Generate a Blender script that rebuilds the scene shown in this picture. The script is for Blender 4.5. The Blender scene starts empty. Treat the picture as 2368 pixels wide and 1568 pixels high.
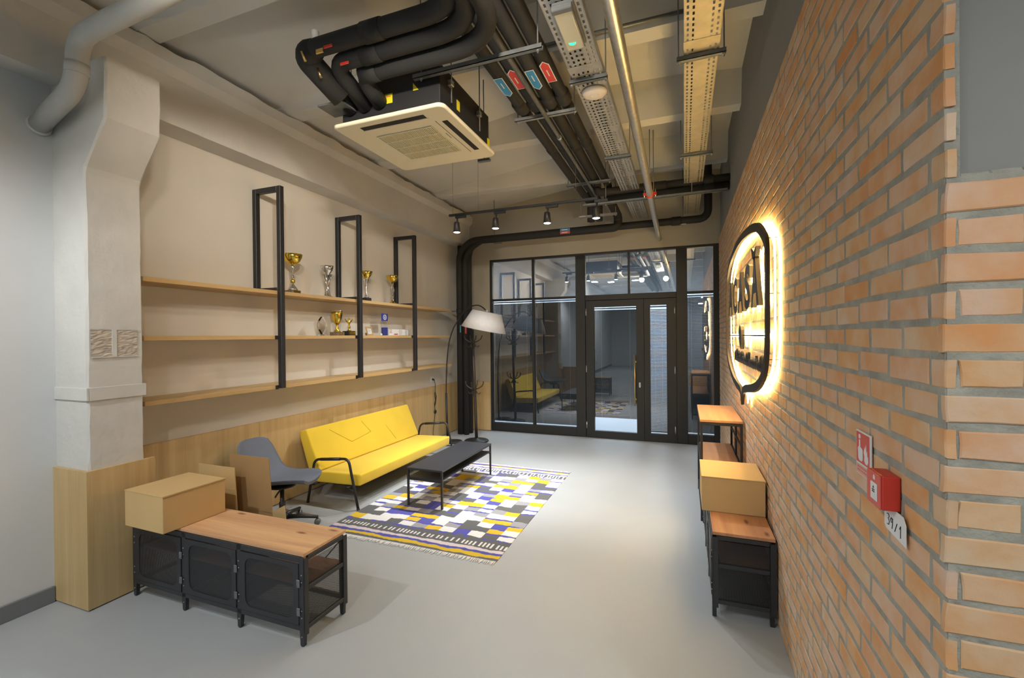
import bpy, bmesh, math, random
from mathutils import Vector, Matrix
random.seed(7)
PI = math.pi
sc = bpy.context.scene
COL = sc.collection

# ---------------------------------------------------------------- camera
F_PX, YAW, PITCH, ROLL = 1045.37, 3.63930669e-01, -5.42809483e-03, -9.42634554e-03
fw = Vector((-math.sin(YAW)*math.cos(PITCH), math.cos(YAW)*math.cos(PITCH), math.sin(PITCH)))
rt0 = Vector((math.cos(YAW), math.sin(YAW), 0)); up0 = rt0.cross(fw)
rt = math.cos(ROLL)*rt0 + math.sin(ROLL)*up0
up = -math.sin(ROLL)*rt0 + math.cos(ROLL)*up0
cd = bpy.data.cameras.new('camera'); cam = bpy.data.objects.new('camera', cd); COL.objects.link(cam)
cam.matrix_world = Matrix(((rt.x, up.x, -fw.x, 0), (rt.y, up.y, -fw.y, 0), (rt.z, up.z, -fw.z, 1.72), (0, 0, 0, 1)))
cd.sensor_width = 36.0; cd.lens = F_PX*36.0/2368; cd.clip_start = 0.05; cd.clip_end = 100
sc.camera = cam

# ---------------------------------------------------------------- world, light, exposure
w = bpy.data.worlds.new('world'); sc.world = w; w.use_nodes = True
w.node_tree.nodes['Background'].inputs[0].default_value = (1.0, 0.98, 0.94, 1)
w.node_tree.nodes['Background'].inputs[1].default_value = 0.25
sc.view_settings.view_transform = 'Standard'; sc.view_settings.look = 'None'
sc.view_settings.gamma = 1.0; sc.view_settings.use_curve_mapping = False
sc.view_settings.exposure = 0.0
SPOT_W = 98.0          # the four track spots in view: wide spill ...
CORE_W = (80.0, 230.0, 130.0, 50.0)   # ... and narrow beam
BACK_W = 55.0           # the small lamps over the open area behind the camera
LOGO_E = 52.0           # LED strips behind the wall sign
PANEL_E = 70.0          # square LED panels, open area behind the camera
OFFICE_E = 58.0          # lamps of the office behind the glass
def spot_light(name, loc, aim, watt, col, size, blend, radius):
    l = bpy.data.lights.new(name, 'SPOT'); l.energy = watt; l.color = col
    l.spot_size = math.radians(size); l.spot_blend = blend; l.shadow_soft_size = radius
    o = bpy.data.objects.new(name, l); COL.objects.link(o); o.location = loc
    d = Vector(aim) - Vector(loc); o.rotation_euler = d.to_track_quat('-Z', 'Y').to_euler()
    return o
SPOTS = [(-2.57, -3.0), (-2.06, -2.15), (-1.43, -1.1), (-0.88, -0.75)]
BEAM_Y = (5.0, 4.9, 5.05, 5.0)
for i, (x, ax) in enumerate(SPOTS):
    spot_light('track_spot_light', (x, 4.9, 2.975), (ax, 4.75, 0), SPOT_W, (0.95, 0.98, 1.0), 140, 0.9, 0.03)
    spot_light('track_spot_beam', (x, 4.9, 2.975), (ax, BEAM_Y[i], 0), CORE_W[i], (0.97, 0.98, 1.0), 62, 0.85, 0.03)
for x, y, f_ in ((-3.0, 0.2, 2.3), (-1.3, -0.3, 1.4)):
    spot_light('downlight_light', (x, y, 3.15), (x-0.3, y+0.2, 0), BACK_W*f_, (0.97, 0.98, 1.0), 160, 0.6, 0.03)
spot_light('corner_light', (1.6, -0.5, 2.7), (0.80, 1.2, 1.45), 92.0, (1.0, 0.96, 0.90), 72, 0.9, 0.05)

# a second track above the frame: lamps turned on the shelf wall
WASH_W = 170.0
for x, y, tx, ty, tz, f_ in ((-1.8, 0.95, -3.97, 4.0, 1.8, 0.30), (-1.2, 0.95, -3.97, 5.4, 2.2, 0.9), (-0.5, 0.95, -3.97, 7.0, 2.4, 1.5)):
    spot_light('wall_wash_light', (x, y, 3.42), (tx, ty, tz), WASH_W*f_, (1.0, 0.90, 0.76), 84, 0.95, 0.07)

# ---------------------------------------------------------------- materials
def node_mat(name):
    m = bpy.data.materials.new(name); m.use_nodes = True
    return m, m.node_tree.nodes, m.node_tree.links, m.node_tree.nodes['Principled BSDF']
def c4(c): return (c[0], c[1], c[2], 1)
def mat(name, col, rough=0.6, metal=0.0, var=0.0, scale=8.0, bump=0.0, bscale=60.0, spec=0.5, stretch=(1, 1, 1), col2=None, sheen=0.0):
    m, N, L, b = node_mat(name)
    b.inputs['Base Color'].default_value = c4(col); b.inputs['Roughness'].default_value = rough
    b.inputs['Metallic'].default_value = metal; b.inputs['Specular IOR Level'].default_value = spec
    if sheen: b.inputs['Sheen Weight'].default_value = sheen
    if var or col2 or bump:
        tc = N.new('ShaderNodeTexCoord'); mp = N.new('ShaderNodeMapping')
        mp.inputs['Scale'].default_value = stretch; L.new(tc.outputs['Object'], mp.inputs[0])
    if var or col2:
        n = N.new('ShaderNodeTexNoise'); n.inputs['Scale'].default_value = scale; n.inputs['Detail'].default_value = 6
        L.new(mp.outputs[0], n.inputs['Vector'])
        r = N.new('ShaderNodeValToRGB'); r.color_ramp.elements[0].position = 0.3; r.color_ramp.elements[1].position = 0.7
        a = tuple(max(0, v*(1-var)) for v in col); z = col2 or tuple(min(1, v*(1+var)) for v in col)
        r.color_ramp.elements[0].color = c4(a if not col2 else col); r.color_ramp.elements[1].color = c4(z)
        L.new(n.outputs['Fac'], r.inputs[0]); L.new(r.outputs[0], b.inputs['Base Color'])
    if bump:
        n2 = N.new('ShaderNodeTexNoise'); n2.inputs['Scale'].default_value = bscale; n2.inputs['Detail'].default_value = 4
        L.new(mp.outputs[0], n2.inputs['Vector'])
        bp = N.new('ShaderNodeBump'); bp.inputs['Strength'].default_value = bump; bp.inputs['Distance'].default_value = 0.01
        L.new(n2.outputs['Fac'], bp.inputs['Height']); L.new(bp.outputs[0], b.inputs['Normal'])
    return m
def emit(name, col, s):
    m, N, L, b = node_mat(name)
    b.inputs['Base Color'].default_value = c4(col); b.inputs['Emission Color'].default_value = c4(col)
    b.inputs['Emission Strength'].default_value = s
    return m
def wood(name, dark, light, axis='Z', scale=5.0, rough=0.5, knots=False):
    m, N, L, b = node_mat(name)
    st = {'X': (0.12, 2.2, 2.2), 'Y': (2.2, 0.12, 2.2), 'Z': (2.2, 2.2, 0.10)}[axis]
    tc = N.new('ShaderNodeTexCoord'); mp = N.new('ShaderNodeMapping'); mp.inputs['Scale'].default_value = st
    L.new(tc.outputs['Object'], mp.inputs[0])
    n = N.new('ShaderNodeTexNoise'); n.inputs['Scale'].default_value = scale; n.inputs['Detail'].default_value = 8; n.inputs['Distortion'].default_value = 0.6
    n2 = N.new('ShaderNodeTexNoise'); n2.inputs['Scale'].default_value = scale*6; n2.inputs['Detail'].default_value = 4
    L.new(mp.outputs[0], n.inputs['Vector']); L.new(mp.outputs[0], n2.inputs['Vector'])
    ad = N.new('ShaderNodeMath'); ad.operation = 'MULTIPLY_ADD'; ad.inputs[1].default_value = 0.35
    L.new(n2.outputs['Fac'], ad.inputs[0]); L.new(n.outputs['Fac'], ad.inputs[2])
    r = N.new('ShaderNodeValToRGB'); r.color_ramp.elements[0].position = 0.45; r.color_ramp.elements[1].position = 0.9
    r.color_ramp.elements[0].color = c4(dark); r.color_ramp.elements[1].color = c4(light)
    L.new(ad.outputs[0], r.inputs[0]); out = r.outputs[0]
    if knots:
        mk = N.new('ShaderNodeMapping'); mk.inputs['Scale'].default_value = {'X': (2.0, 6.0, 6.0), 'Y': (6.0, 2.0, 6.0), 'Z': (6, 6, 2)}[axis]
        L.new(tc.outputs['Object'], mk.inputs[0])
        v = N.new('ShaderNodeTexVoronoi'); v.inputs['Scale'].default_value = 1.6; L.new(mk.outputs[0], v.inputs['Vector'])
        kr = N.new('ShaderNodeValToRGB'); kr.color_ramp.elements[0].position = 0.05; kr.color_ramp.elements[1].position = 0.16
        kr.color_ramp.elements[0].color = (0.22, 0.10, 0.06, 1); kr.color_ramp.elements[1].color = (1, 1, 1, 1)
        L.new(v.outputs['Distance'], kr.inputs[0])
        mx = N.new('ShaderNodeMix'); mx.data_type = 'RGBA'; mx.blend_type = 'MULTIPLY'; mx.inputs[0].default_value = 0.8
        L.new(out, mx.inputs[6]); L.new(kr.outputs[0], mx.inputs[7]); out = mx.outputs[2]
    L.new(out, b.inputs['Base Color']); b.inputs['Roughness'].default_value = rough
    return m
def glassy(name, refl, tint, see):
    """architectural glass: a fixed share mirrored, the rest let straight through"""
    m = bpy.data.materials.new(name); m.use_nodes = True; N = m.node_tree.nodes; L = m.node_tree.links; N.clear()
    o = N.new('ShaderNodeOutputMaterial'); g = N.new('ShaderNodeBsdfGlossy'); g.inputs['Roughness'].default_value = 0.0
    g.inputs['Color'].default_value = c4(tint); t = N.new('ShaderNodeBsdfTransparent'); t.inputs['Color'].default_value = c4(see)
    mx = N.new('ShaderNodeMixShader'); mx.inputs[0].default_value = refl
    L.new(t.outputs[0], mx.inputs[1]); L.new(g.outputs[0], mx.inputs[2]); L.new(mx.outputs[0], o.inputs[0])
    return m
def mesh_metal(name, col, pitch, bar, rough=0.45):
    """expanded metal sheet: diamonds cut out of thin black sheet, pattern in the sheet's own plane"""
    m, N, L, b = node_mat(name); b.inputs['Base Color'].default_value = c4(col); b.inputs['Roughness'].default_value = rough
    b.inputs['Metallic'].default_value = 0.3
    tc = N.new('ShaderNodeTexCoord'); s = N.new('ShaderNodeSeparateXYZ'); L.new(tc.outputs['UV'], s.inputs[0])
    def mth(op, a, bb):
        n = N.new('ShaderNodeMath'); n.operation = op
        for i, v in enumerate((a, bb)):
            if v is None: continue
            if isinstance(v, (int, float)): n.inputs[i].default_value = v
            else: L.new(v, n.inputs[i])
        return n.outputs[0]
    hs = []
    y2 = mth('MULTIPLY', s.outputs[1], 1.7)
    for sg in ('ADD', 'SUBTRACT'):
        u = mth(sg, s.outputs[0], y2)
        u = mth('DIVIDE', u, pitch); fr = mth('FRACT', u, None); d = mth('ABSOLUTE', mth('SUBTRACT', fr, 0.5), None)
        hs.append(mth('LESS_THAN', d, 0.5-bar))
    hole = mth('MULTIPLY', hs[0], hs[1])
    t = N.new('ShaderNodeBsdfTransparent'); mx = N.new('ShaderNodeMixShader'); o = N['Material Output']
    L.new(hole, mx.inputs[0]); L.new(b.outputs[0], mx.inputs[1]); L.new(t.outputs[0], mx.inputs[2]); L.new(mx.outputs[0], o.inputs[0])
    return m
def brick_mat(name):
    m, N, L, b = node_mat(name)
    oi = N.new('ShaderNodeObjectInfo'); ge = N.new('ShaderNodeNewGeometry'); tc = N.new('ShaderNodeTexCoord')
    ad = N.new('ShaderNodeMath'); ad.operation = 'ADD'; L.new(oi.outputs['Random'], ad.inputs[0]); L.new(ge.outputs['Random Per Island'], ad.inputs[1])
    fr = N.new('ShaderNodeMath'); fr.operation = 'FRACT'; L.new(ad.outputs[0], fr.inputs[0])
    r = N.new('ShaderNodeValToRGB'); e = r.color_ramp.elements
    cols = [(0.0, (0.62, 0.335, 0.15)), (0.2, (0.60, 0.43, 0.265)), (0.4, (0.65, 0.38, 0.175)), (0.6, (0.63, 0.465, 0.32)), (0.8, (0.62, 0.37, 0.21)), (1.0, (0.62, 0.43, 0.295))]
    e[0].color = c4(cols[0][1]); e[1].color = c4(cols[-1][1])
    for p, c in cols[1:-1]:
        k = e.new(p); k.color = c4(c)
    L.new(fr.outputs[0], r.inputs[0])
    n = N.new('ShaderNodeTexNoise'); n.inputs['Scale'].default_value = 9.0; n.inputs['Detail'].default_value = 7
    # pattern offset per brick
    vm = N.new('ShaderNodeVectorMath'); vm.operation = 'ADD'; L.new(tc.outputs['Object'], vm.inputs[0])
    sc1 = N.new('ShaderNodeMath'); sc1.operation = 'MULTIPLY'; sc1.inputs[1].default_value = 37.0; L.new(fr.outputs[0], sc1.inputs[0])
    L.new(sc1.outputs[0], vm.inputs[1]); L.new(vm.outputs[0], n.inputs['Vector'])
    r2 = N.new('ShaderNodeValToRGB'); r2.color_ramp.elements[0].position = 0.38; r2.color_ramp.elements[1].position = 0.64
    r2.color_ramp.elements[0].color = (0.98, 0.80, 0.62, 1); r2.color_ramp.elements[1].color = (1.0, 1.08, 1.22, 1)
    L.new(n.outputs['Fac'], r2.inputs[0])
    mx = N.new('ShaderNodeMix'); mx.data_type = 'RGBA'; mx.blend_type = 'MULTIPLY'; mx.inputs[0].default_value = 0.9
    L.new(r.outputs[0], mx.inputs[6]); L.new(r2.outputs[0], mx.inputs[7]); L.new(mx.outputs[2], b.inputs['Base Color'])
    b.inputs['Roughness'].default_value = 0.85
    n3 = N.new('ShaderNodeTexNoise'); n3.inputs['Scale'].default_value = 45; n3.inputs['Detail'].default_value = 5; L.new(vm.outputs[0], n3.inputs['Vector'])
    bp = N.new('ShaderNodeBump'); bp.inputs['Strength'].default_value = 0.35; bp.inputs['Distance'].default_value = 0.006
    L.new(n3.outputs['Fac'], bp.inputs['Height']); L.new(bp.outputs[0], b.inputs['Normal'])
    return m
def floor_mat():
    m, N, L, b = node_mat('polished_concrete')
    tc = N.new('ShaderNodeTexCoord'); n = N.new('ShaderNodeTexNoise'); n.inputs['Scale'].default_value = 0.9; n.inputs['Detail'].default_value = 8
    L.new(tc.outputs['Object'], n.inputs['Vector'])
    r = N.new('ShaderNodeValToRGB'); r.color_ramp.elements[0].position = 0.3; r.color_ramp.elements[1].position = 0.7
    r.color_ramp.elements[0].color = (0.36, 0.38, 0.385, 1); r.color_ramp.elements[1].color = (0.40, 0.42, 0.425, 1)
    L.new(n.outputs['Fac'], r.inputs[0]); L.new(r.outputs[0], b.inputs['Base Color'])
    b.inputs['Roughness'].default_value = 0.42; b.inputs['Specular IOR Level'].default_value = 0.35
    n2 = N.new('ShaderNodeTexNoise'); n2.inputs['Scale'].default_value = 5; L.new(tc.outputs['Object'], n2.inputs['Vector'])
    bp = N.new('ShaderNodeBump'); bp.inputs['Strength'].default_value = 0.03; L.new(n2.outputs['Fac'], bp.inputs['Height']); L.new(bp.outputs[0], b.inputs['Normal'])
    return m
def film_mat():
    m, N, L, b = node_mat('crinkled_film')
    tc = N.new('ShaderNodeTexCoord'); mp = N.new('ShaderNodeMapping'); mp.inputs['Scale'].default_value = (1, 3, 26)
    L.new(tc.outputs['Object'], mp.inputs[0])
    n = N.new('ShaderNodeTexNoise'); n.inputs['Scale'].default_value = 3.2; n.inputs['Detail'].default_value = 5; n.inputs['Distortion'].default_value = 1.2
    L.new(mp.outputs[0], n.inputs['Vector'])
    r = N.new('ShaderNodeValToRGB'); e = r.color_ramp.elements; e[0].position = 0.35; e[1].position = 0.68
    e[0].color = (0.36, 0.325, 0.29, 1); e[1].color = (0.60, 0.525, 0.41, 1)
    L.new(n.outputs['Fac'], r.inputs[0]); L.new(r.outputs[0], b.inputs['Base Color']); b.inputs['Roughness'].default_value = 0.25
    bp = N.new('ShaderNodeBump'); bp.inputs['Strength'].default_value = 0.7; bp.inputs['Distance'].default_value = 0.004
    L.new(n.outputs['Fac'], bp.inputs['Height']); L.new(bp.outputs[0], b.inputs['Normal'])
    return m

M = dict(
 floor=floor_mat(),
 wall=mat('cream_wall_paint', (0.61, 0.58, 0.515), 0.9, var=0.04, scale=1.2, bump=0.05, bscale=40),
 wallgrey=mat('pale_grey_wall_paint', (0.62, 0.63, 0.62), 0.9, var=0.04, scale=1.2, bump=0.05, bscale=40),
 plaster=mat('rough_white_plaster', (0.57, 0.56, 0.52), 0.9, var=0.06, scale=3, bump=0.5, bscale=14),
 concrete=mat('painted_concrete', (0.56, 0.55, 0.515), 0.9, var=0.06, scale=1.6, bump=0.3, bscale=12),
 upper=mat('grey_upper_wall', (0.25, 0.25, 0.24), 0.9, var=0.05, scale=1.5, bump=0.1, bscale=30),
 backwall=mat('tan_grey_wall', (0.38, 0.35, 0.285), 0.9, var=0.05, scale=1.5),
 brick=brick_mat('orange_brick'),
 mortar=mat('grey_mortar', (0.32, 0.315, 0.27), 0.95, var=0.2, scale=14, bump=0.8, bscale=50),
 oakz=wood('pale_oak_laminate', (0.46, 0.315, 0.135), (0.60, 0.44, 0.215), 'Z', 4.0, 0.5),
 oaky=wood('oak_shelf_board', (0.44, 0.285, 0.115), (0.55, 0.375, 0.17), 'Y', 4.0, 0.5),
 pine=wood('knotty_pine', (0.50, 0.265, 0.135), (0.74, 0.46, 0.23), 'X', 4.5, 0.45, True),
 pineshade=wood('shaded_reddish_pine', (0.36, 0.165, 0.085), (0.56, 0.29, 0.155), 'X', 4.5, 0.45, True),  # redder pine, darkened to carry the carton's shadow in its colour
 pinedark=wood('brown_stained_pine', (0.30, 0.14, 0.07), (0.42, 0.21, 0.11), 'X', 5, 0.5),
 piney=wood('reddish_pine', (0.50, 0.24, 0.11), (0.66, 0.36, 0.18), 'Y', 5, 0.45),
 black=mat('black_powder_coat', (0.018, 0.018, 0.02), 0.45),
 blackpaint=mat('charcoal_steel', (0.034, 0.036, 0.040), 0.42, metal=0.2),
 frame=mat('anthracite_frame', (0.014, 0.014, 0.0135), 0.5),
 foam=mat('black_pipe_foam', (0.016, 0.0155, 0.015), 0.75, bump=0.1, bscale=120),
 foil=mat('dark_foil', (0.013, 0.013, 0.014), 0.55),
 galv=mat('galvanised_steel', (0.46, 0.46, 0.44), 0.42, metal=0.75, var=0.18, scale=20),
 galvdull=mat('dull_zinc_channel', (0.20, 0.21, 0.215), 0.5, metal=0.6, var=0.15, scale=15),
 steel=mat('bright_steel', (0.6, 0.6, 0.6), 0.3, metal=0.9),
 drain=mat('grey_drain_paint', (0.40, 0.40, 0.375), 0.7, var=0.06, scale=5),
 cream=mat('cream_plastic', (0.72, 0.67, 0.50), 0.45),
 darkslot=mat('dark_louvre', (0.012, 0.010, 0.008), 0.7),
 yellow=mat('yellow_sofa_cloth', (0.72, 0.50, 0.028), 0.92, var=0.05, scale=3, bump=0.25, bscale=420, sheen=0.15),
 greyseat=mat('blue_grey_upholstery', (0.145, 0.165, 0.205), 0.85, bump=0.2, bscale=300),
 tabletop=mat('black_ash_top', (0.030, 0.032, 0.037), 0.38),
 card=mat('brown_cardboard', (0.56, 0.38, 0.165), 0.85, var=0.05, scale=2.5),
 cardin=mat('shaded_inner_cardboard', (0.36, 0.215, 0.085), 0.85, var=0.06, scale=2.5),  # inner-face brown, with the tall sheet's shade mixed into the colour
 tape=mat('packing_tape', (0.60, 0.45, 0.24), 0.3),
 gold=mat('gold_plated', (0.83, 0.60, 0.10), 0.16, metal=1.0),
 silver=mat('silver_plated', (0.70, 0.69, 0.67), 0.16, metal=1.0),
 brass=mat('brass', (0.72, 0.50, 0.20), 0.28, metal=1.0),
 marble=mat('grey_brown_marble', (0.16, 0.12, 0.075), 0.3, var=0.3, scale=40),
 whitelamp=mat('white_lampshade', (0.74, 0.76, 0.80), 0.8, var=0.03, scale=20),
 white=mat('white_plastic', (0.72, 0.72, 0.70), 0.4),
 offwhite=mat('warm_white_plastic', (0.72, 0.66, 0.62), 0.5),
 paper=mat('white_paper', (0.70, 0.71, 0.72), 0.8),
 ink=mat('black_ink', (0.02, 0.02, 0.025), 0.7),
 red=mat('signal_red', (0.55, 0.035, 0.02), 0.45),
 pinkred=mat('faded_red_print', (0.62, 0.10, 0.075), 0.5),
 pinkstrip=mat('pale_pink_print', (0.62, 0.33, 0.28), 0.5),
 blue=mat('label_blue', (0.05, 0.27, 0.58), 0.5),
 labelred=mat('label_red', (0.62, 0.06, 0.05), 0.5),
 stickeryellow=mat('yellow_sticker', (0.62, 0.55, 0.02), 0.5),
 navy=mat('navy_blue', (0.025, 0.035, 0.22), 0.6),
 signface=mat('bronze_sign_face', (0.045, 0.038, 0.033), 0.45, metal=0.3),
 led=emit('warm_led_strip', (1.0, 0.76, 0.30), LOGO_E),
 lens=emit('cool_white_lens', (0.82, 0.92, 1.0), 14.0),
 panel_light=emit('led_panel_diffuser', (0.92, 0.97, 1.0), PANEL_E),
 office_light=emit('office_lamp_diffuser', (0.86, 0.93, 1.0), OFFICE_E),
 green_led=emit('green_indicator', (0.02, 1.0, 0.30), 2.2),
 officewall=mat('office_white_wall', (0.78, 0.80, 0.83), 0.9),
 glass_up=glassy('transom_glass', 0.80, (0.93, 0.97, 1.0), (0.9, 0.95, 1.0)),
 glass_low=glassy('door_glass', 0.10, (0.95, 0.97, 1.0), (0.85, 0.9, 0.95)),
 slat=mat('charcoal_blind_slat', (0.014, 0.014, 0.0145), 0.5),
 baseb=mat('grey_baseboard', (0.17, 0.18, 0.19), 0.55),
 emboxm=mat('frosted_cover', (0.60, 0.60, 0.50), 0.35),
 crystal=None, mesh=mesh_metal('black_expanded_mesh', (0.030, 0.031, 0.034), 0.011, 0.19),
 film=film_mat(),
 rug_w=mat('rug_white', (0.70, 0.69, 0.67), 0.95, bump=0.4, bscale=220), rug_p=mat('rug_pinkish', (0.62, 0.55, 0.56), 0.95, bump=0.4, bscale=220),
 rug_g=mat('rug_grey', (0.115, 0.115, 0.115), 0.95, bump=0.4, bscale=220), rug_l=mat('rug_light_grey', (0.30, 0.30, 0.315), 0.95, bump=0.4, bscale=220),
 rug_y=mat('rug_yellow', (0.66, 0.44, 0.025), 0.95, bump=0.4, bscale=220), rug_b=mat('rug_blue', (0.085, 0.085, 0.36), 0.95, bump=0.4, bscale=220),
)
def crystal_mat():
    m, N, L, b = node_mat('clear_crystal'); b.inputs['Base Color'].default_value = (0.95, 0.93, 0.9, 1)
    b.inputs['Transmission Weight'].default_value = 1.0; b.inputs['Roughness'].default_value = 0.03; b.inputs['IOR'].default_value = 1.45
    return m
M['crystal'] = crystal_mat()
M['meshdense'] = mesh_metal('black_expanded_mesh_dense', (0.036, 0.038, 0.042), 0.011, 0.27)

# ---------------------------------------------------------------- mesh helpers
class MB:
    def __init__(s): s.bm = bmesh.new(); s.smooth = False
    def quad(s, pts, mi=0):
        f = s.bm.faces.new([s.bm.verts.new(p) for p in pts]); f.material_index = mi; return f
    def box(s, x0, x1, y0, y1, z0, z1, bev=0.0, seg=1, mi=0):
        t = bmesh.new(); bmesh.ops.create_cube(t, size=1.0)
        for v in t.verts: v.co = Vector(((x0+x1)/2+v.co.x*(x1-x0), (y0+y1)/2+v.co.y*(y1-y0), (z0+z1)/2+v.co.z*(z1-z0)))
        if bev: bmesh.ops.bevel(t, geom=t.edges[:], offset=bev, segments=seg, profile=0.5, affect='EDGES')
        s.add(t, mi=mi); return s
    def add(s, t, mtx=None, mi=None):
        mp = {}
        for v in t.verts: mp[v] = s.bm.verts.new(mtx @ v.co if mtx else v.co)
        for f in t.faces:
            try:
                g = s.bm.faces.new([mp[v] for v in f.verts]); g.material_index = mi if mi is not None else f.material_index; g.smooth = f.smooth
            except ValueError: pass
        t.free(); return s
    def tube(s, pts, r, n=10, cap=True, mi=0, smooth=True):
        pts = [Vector(p) for p in pts]; rs = r if isinstance(r, (list, tuple)) else [r]*len(pts)
        rings = []; prev = None
        for i, p in enumerate(pts):
            d = (pts[min(i+1, len(pts)-1)]-pts[max(i-1, 0)]).normalized()
            if prev is None:
                a = Vector((0, 0, 1)) if abs(d.z) < 0.9 else Vector((1, 0, 0)); u = d.cross(a).normalized()
            else:
                u = (prev-d*prev.dot(d)); u = u.normalized() if u.length > 1e-6 else d.orthogonal().normalized()
            prev = u; v = d.cross(u)
            rings.append([s.bm.verts.new(p+(u*math.cos(2*PI*k/n)+v*math.sin(2*PI*k/n))*rs[i]) for k in range(n)])
        for a, b in zip(rings, rings[1:]):
            for k in range(n):
                f = s.bm.faces.new((a[k], a[(k+1) % n], b[(k+1) % n], b[k])); f.smooth = smooth; f.material_index = mi
        if cap:
            f = s.bm.faces.new(rings[0][::-1]); f.material_index = mi
            f = s.bm.faces.new(rings[-1]); f.material_index = mi
        return s
    def lathe(s, prof, c=(0, 0, 0), n=24, mi=0, axis=None):
        c = Vector(c); rings = []
        q = Vector((0, 0, 1)).rotation_difference(Vector(axis).normalized()) if axis else None
        for r, z in prof:
            ring = []
            for k in range(n if r > 1e-6 else 1):
                p = Vector((r*math.cos(2*PI*k/n), r*math.sin(2*PI*k/n), z))
                ring.append(s.bm.verts.new(c+(q @ p if q else p)))
            rings.append(ring)
        for a, b in zip(rings, rings[1:]):
            for k in range(n):
                vs = []
                for v in (a[k % len(a)], a[(k+1) % len(a)], b[(k+1) % len(b)], b[k % len(b)]):
                    if v not in vs: vs.append(v)
                if len(vs) > 2:
                    f = s.bm.faces.new(vs); f.smooth = True; f.material_index = mi
        for ring, rev in ((rings[0], True), (rings[-1], False)):
            if len(ring) > 2:
                f = s.bm.faces.new(ring[::-1] if rev else ring); f.material_index = mi
        return s
    def prism(s, poly, d0, d1, plane='XY', mi=0):
        """poly in 2-D, extruded along the third axis from d0 to d1"""
        def P(a, b, d): return {'XY': (a, b, d), 'XZ': (a, d, b), 'YZ': (d, a, b)}[plane]
        A = [s.bm.verts.new(P(a, b, d0)) for a, b in poly]; B = [s.bm.verts.new(P(a, b, d1)) for a, b in poly]
        n = len(poly)
        s.bm.faces.new(A).material_index = mi; s.bm.faces.new(B[::-1]).material_index = mi
        for k in range(n): s.bm.faces.new((A[k], A[(k+1) % n], B[(k+1) % n], B[k])).material_index = mi
        return s
    def ringprism(s, outer, inner, d0, d1, plane='YZ', mi=0):
        def P(a, b, d): return {'XY': (a, b, d), 'XZ': (a, d, b), 'YZ': (d, a, b)}[plane]
        n = len(outer); V = [[s.bm.verts.new(P(a, b, d)) for a, b in q] for q in (outer, inner) for d in (d0, d1)]
        o0, o1, i0, i1 = V
        for k in range(n):
            j = (k+1) % n
            for f in ((o0[k], o0[j], o1[j], o1[k]), (i0[j], i0[k], i1[k], i1[j]), (o0[j], o0[k], i0[k], i0[j]), (o1[k], o1[j], i1[j], i1[k])):
                s.bm.faces.new(f).material_index = mi
        return s
ORG = {}
def obj(name, mb, m, parent=None, local=False, kind=None, label=None, smooth_deg=None, uv=None):
    bm = mb.bm
    if parent is not None and not local:
        o0 = ORG.get(parent.name, Vector((0, 0, 0)))
        for v in bm.verts: v.co -= o0
    bmesh.ops.recalc_face_normals(bm, faces=bm.faces[:])
    if uv:
        ul = bm.loops.layers.uv.new('UVMap')
        for f in bm.faces:
            for l in f.loops: l[ul].uv = uv(l.vert.co)
    me = bpy.data.meshes.new(name); bm.to_mesh(me); bm.free()
    for k in (m if isinstance(m, (list, tuple)) else [m]): me.materials.append(k)
    o = bpy.data.objects.new(name, me); COL.objects.link(o)
    if parent is not None:
        o.parent = parent; ORG[o.name] = ORG.get(parent.name, Vector((0, 0, 0))) if not local else Vector((0, 0, 0))
    else: ORG[o.name] = Vector((0, 0, 0))
    if kind: o['kind'] = kind
    if label: o['label'] = label
    return o
def thing(name, label, cat, loc=(0, 0, 0), group=None):
    o = bpy.data.objects.new(name, None); COL.objects.link(o); o.location = loc; o.empty_display_size = 0.1
    ORG[o.name] = Vector(loc); o['label'] = label; o['category'] = cat
    if group: o['group'] = group
    return o
def tag(o, label, cat, group=None):
    o['label'] = label; o['category'] = cat
    if group: o['group'] = group
    return o
def copy_tree(o, parent=None):
    c = o.copy(); COL.objects.link(c)
    if parent is not None: c.parent = parent
    for ch in list(o.children): copy_tree(ch, c)
    return c
def bend(pts, rad=0.1, n=6):
    """round the inner corners of a polyline"""
    pts = [Vector(p) for p in pts]; out = [pts[0]]
    for a, b, c in zip(pts, pts[1:], pts[2:]):
        d1 = (a-b); d2 = (c-b); r = min(rad, d1.length*0.49, d2.length*0.49)
        p1 = b+d1.normalized()*r; p2 = b+d2.normalized()*r
        for k in range(n+1):
            t = k/n; out.append((1-t)**2*p1+2*t*(1-t)*b+t*t*p2)
    out.append(pts[-1]); return out
def rrect(x0, x1, y0, y1, r, n=5):
    out = []
    for cx, cy, a0 in ((x1-r, y1-r, 0), (x0+r, y1-r, 90), (x0+r, y0+r, 180), (x1-r, y0+r, 270)):
        for k in range(n+1):
            a = math.radians(a0+90*k/n); out.append((cx+r*math.cos(a), cy+r*math.sin(a)))
    return out

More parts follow.
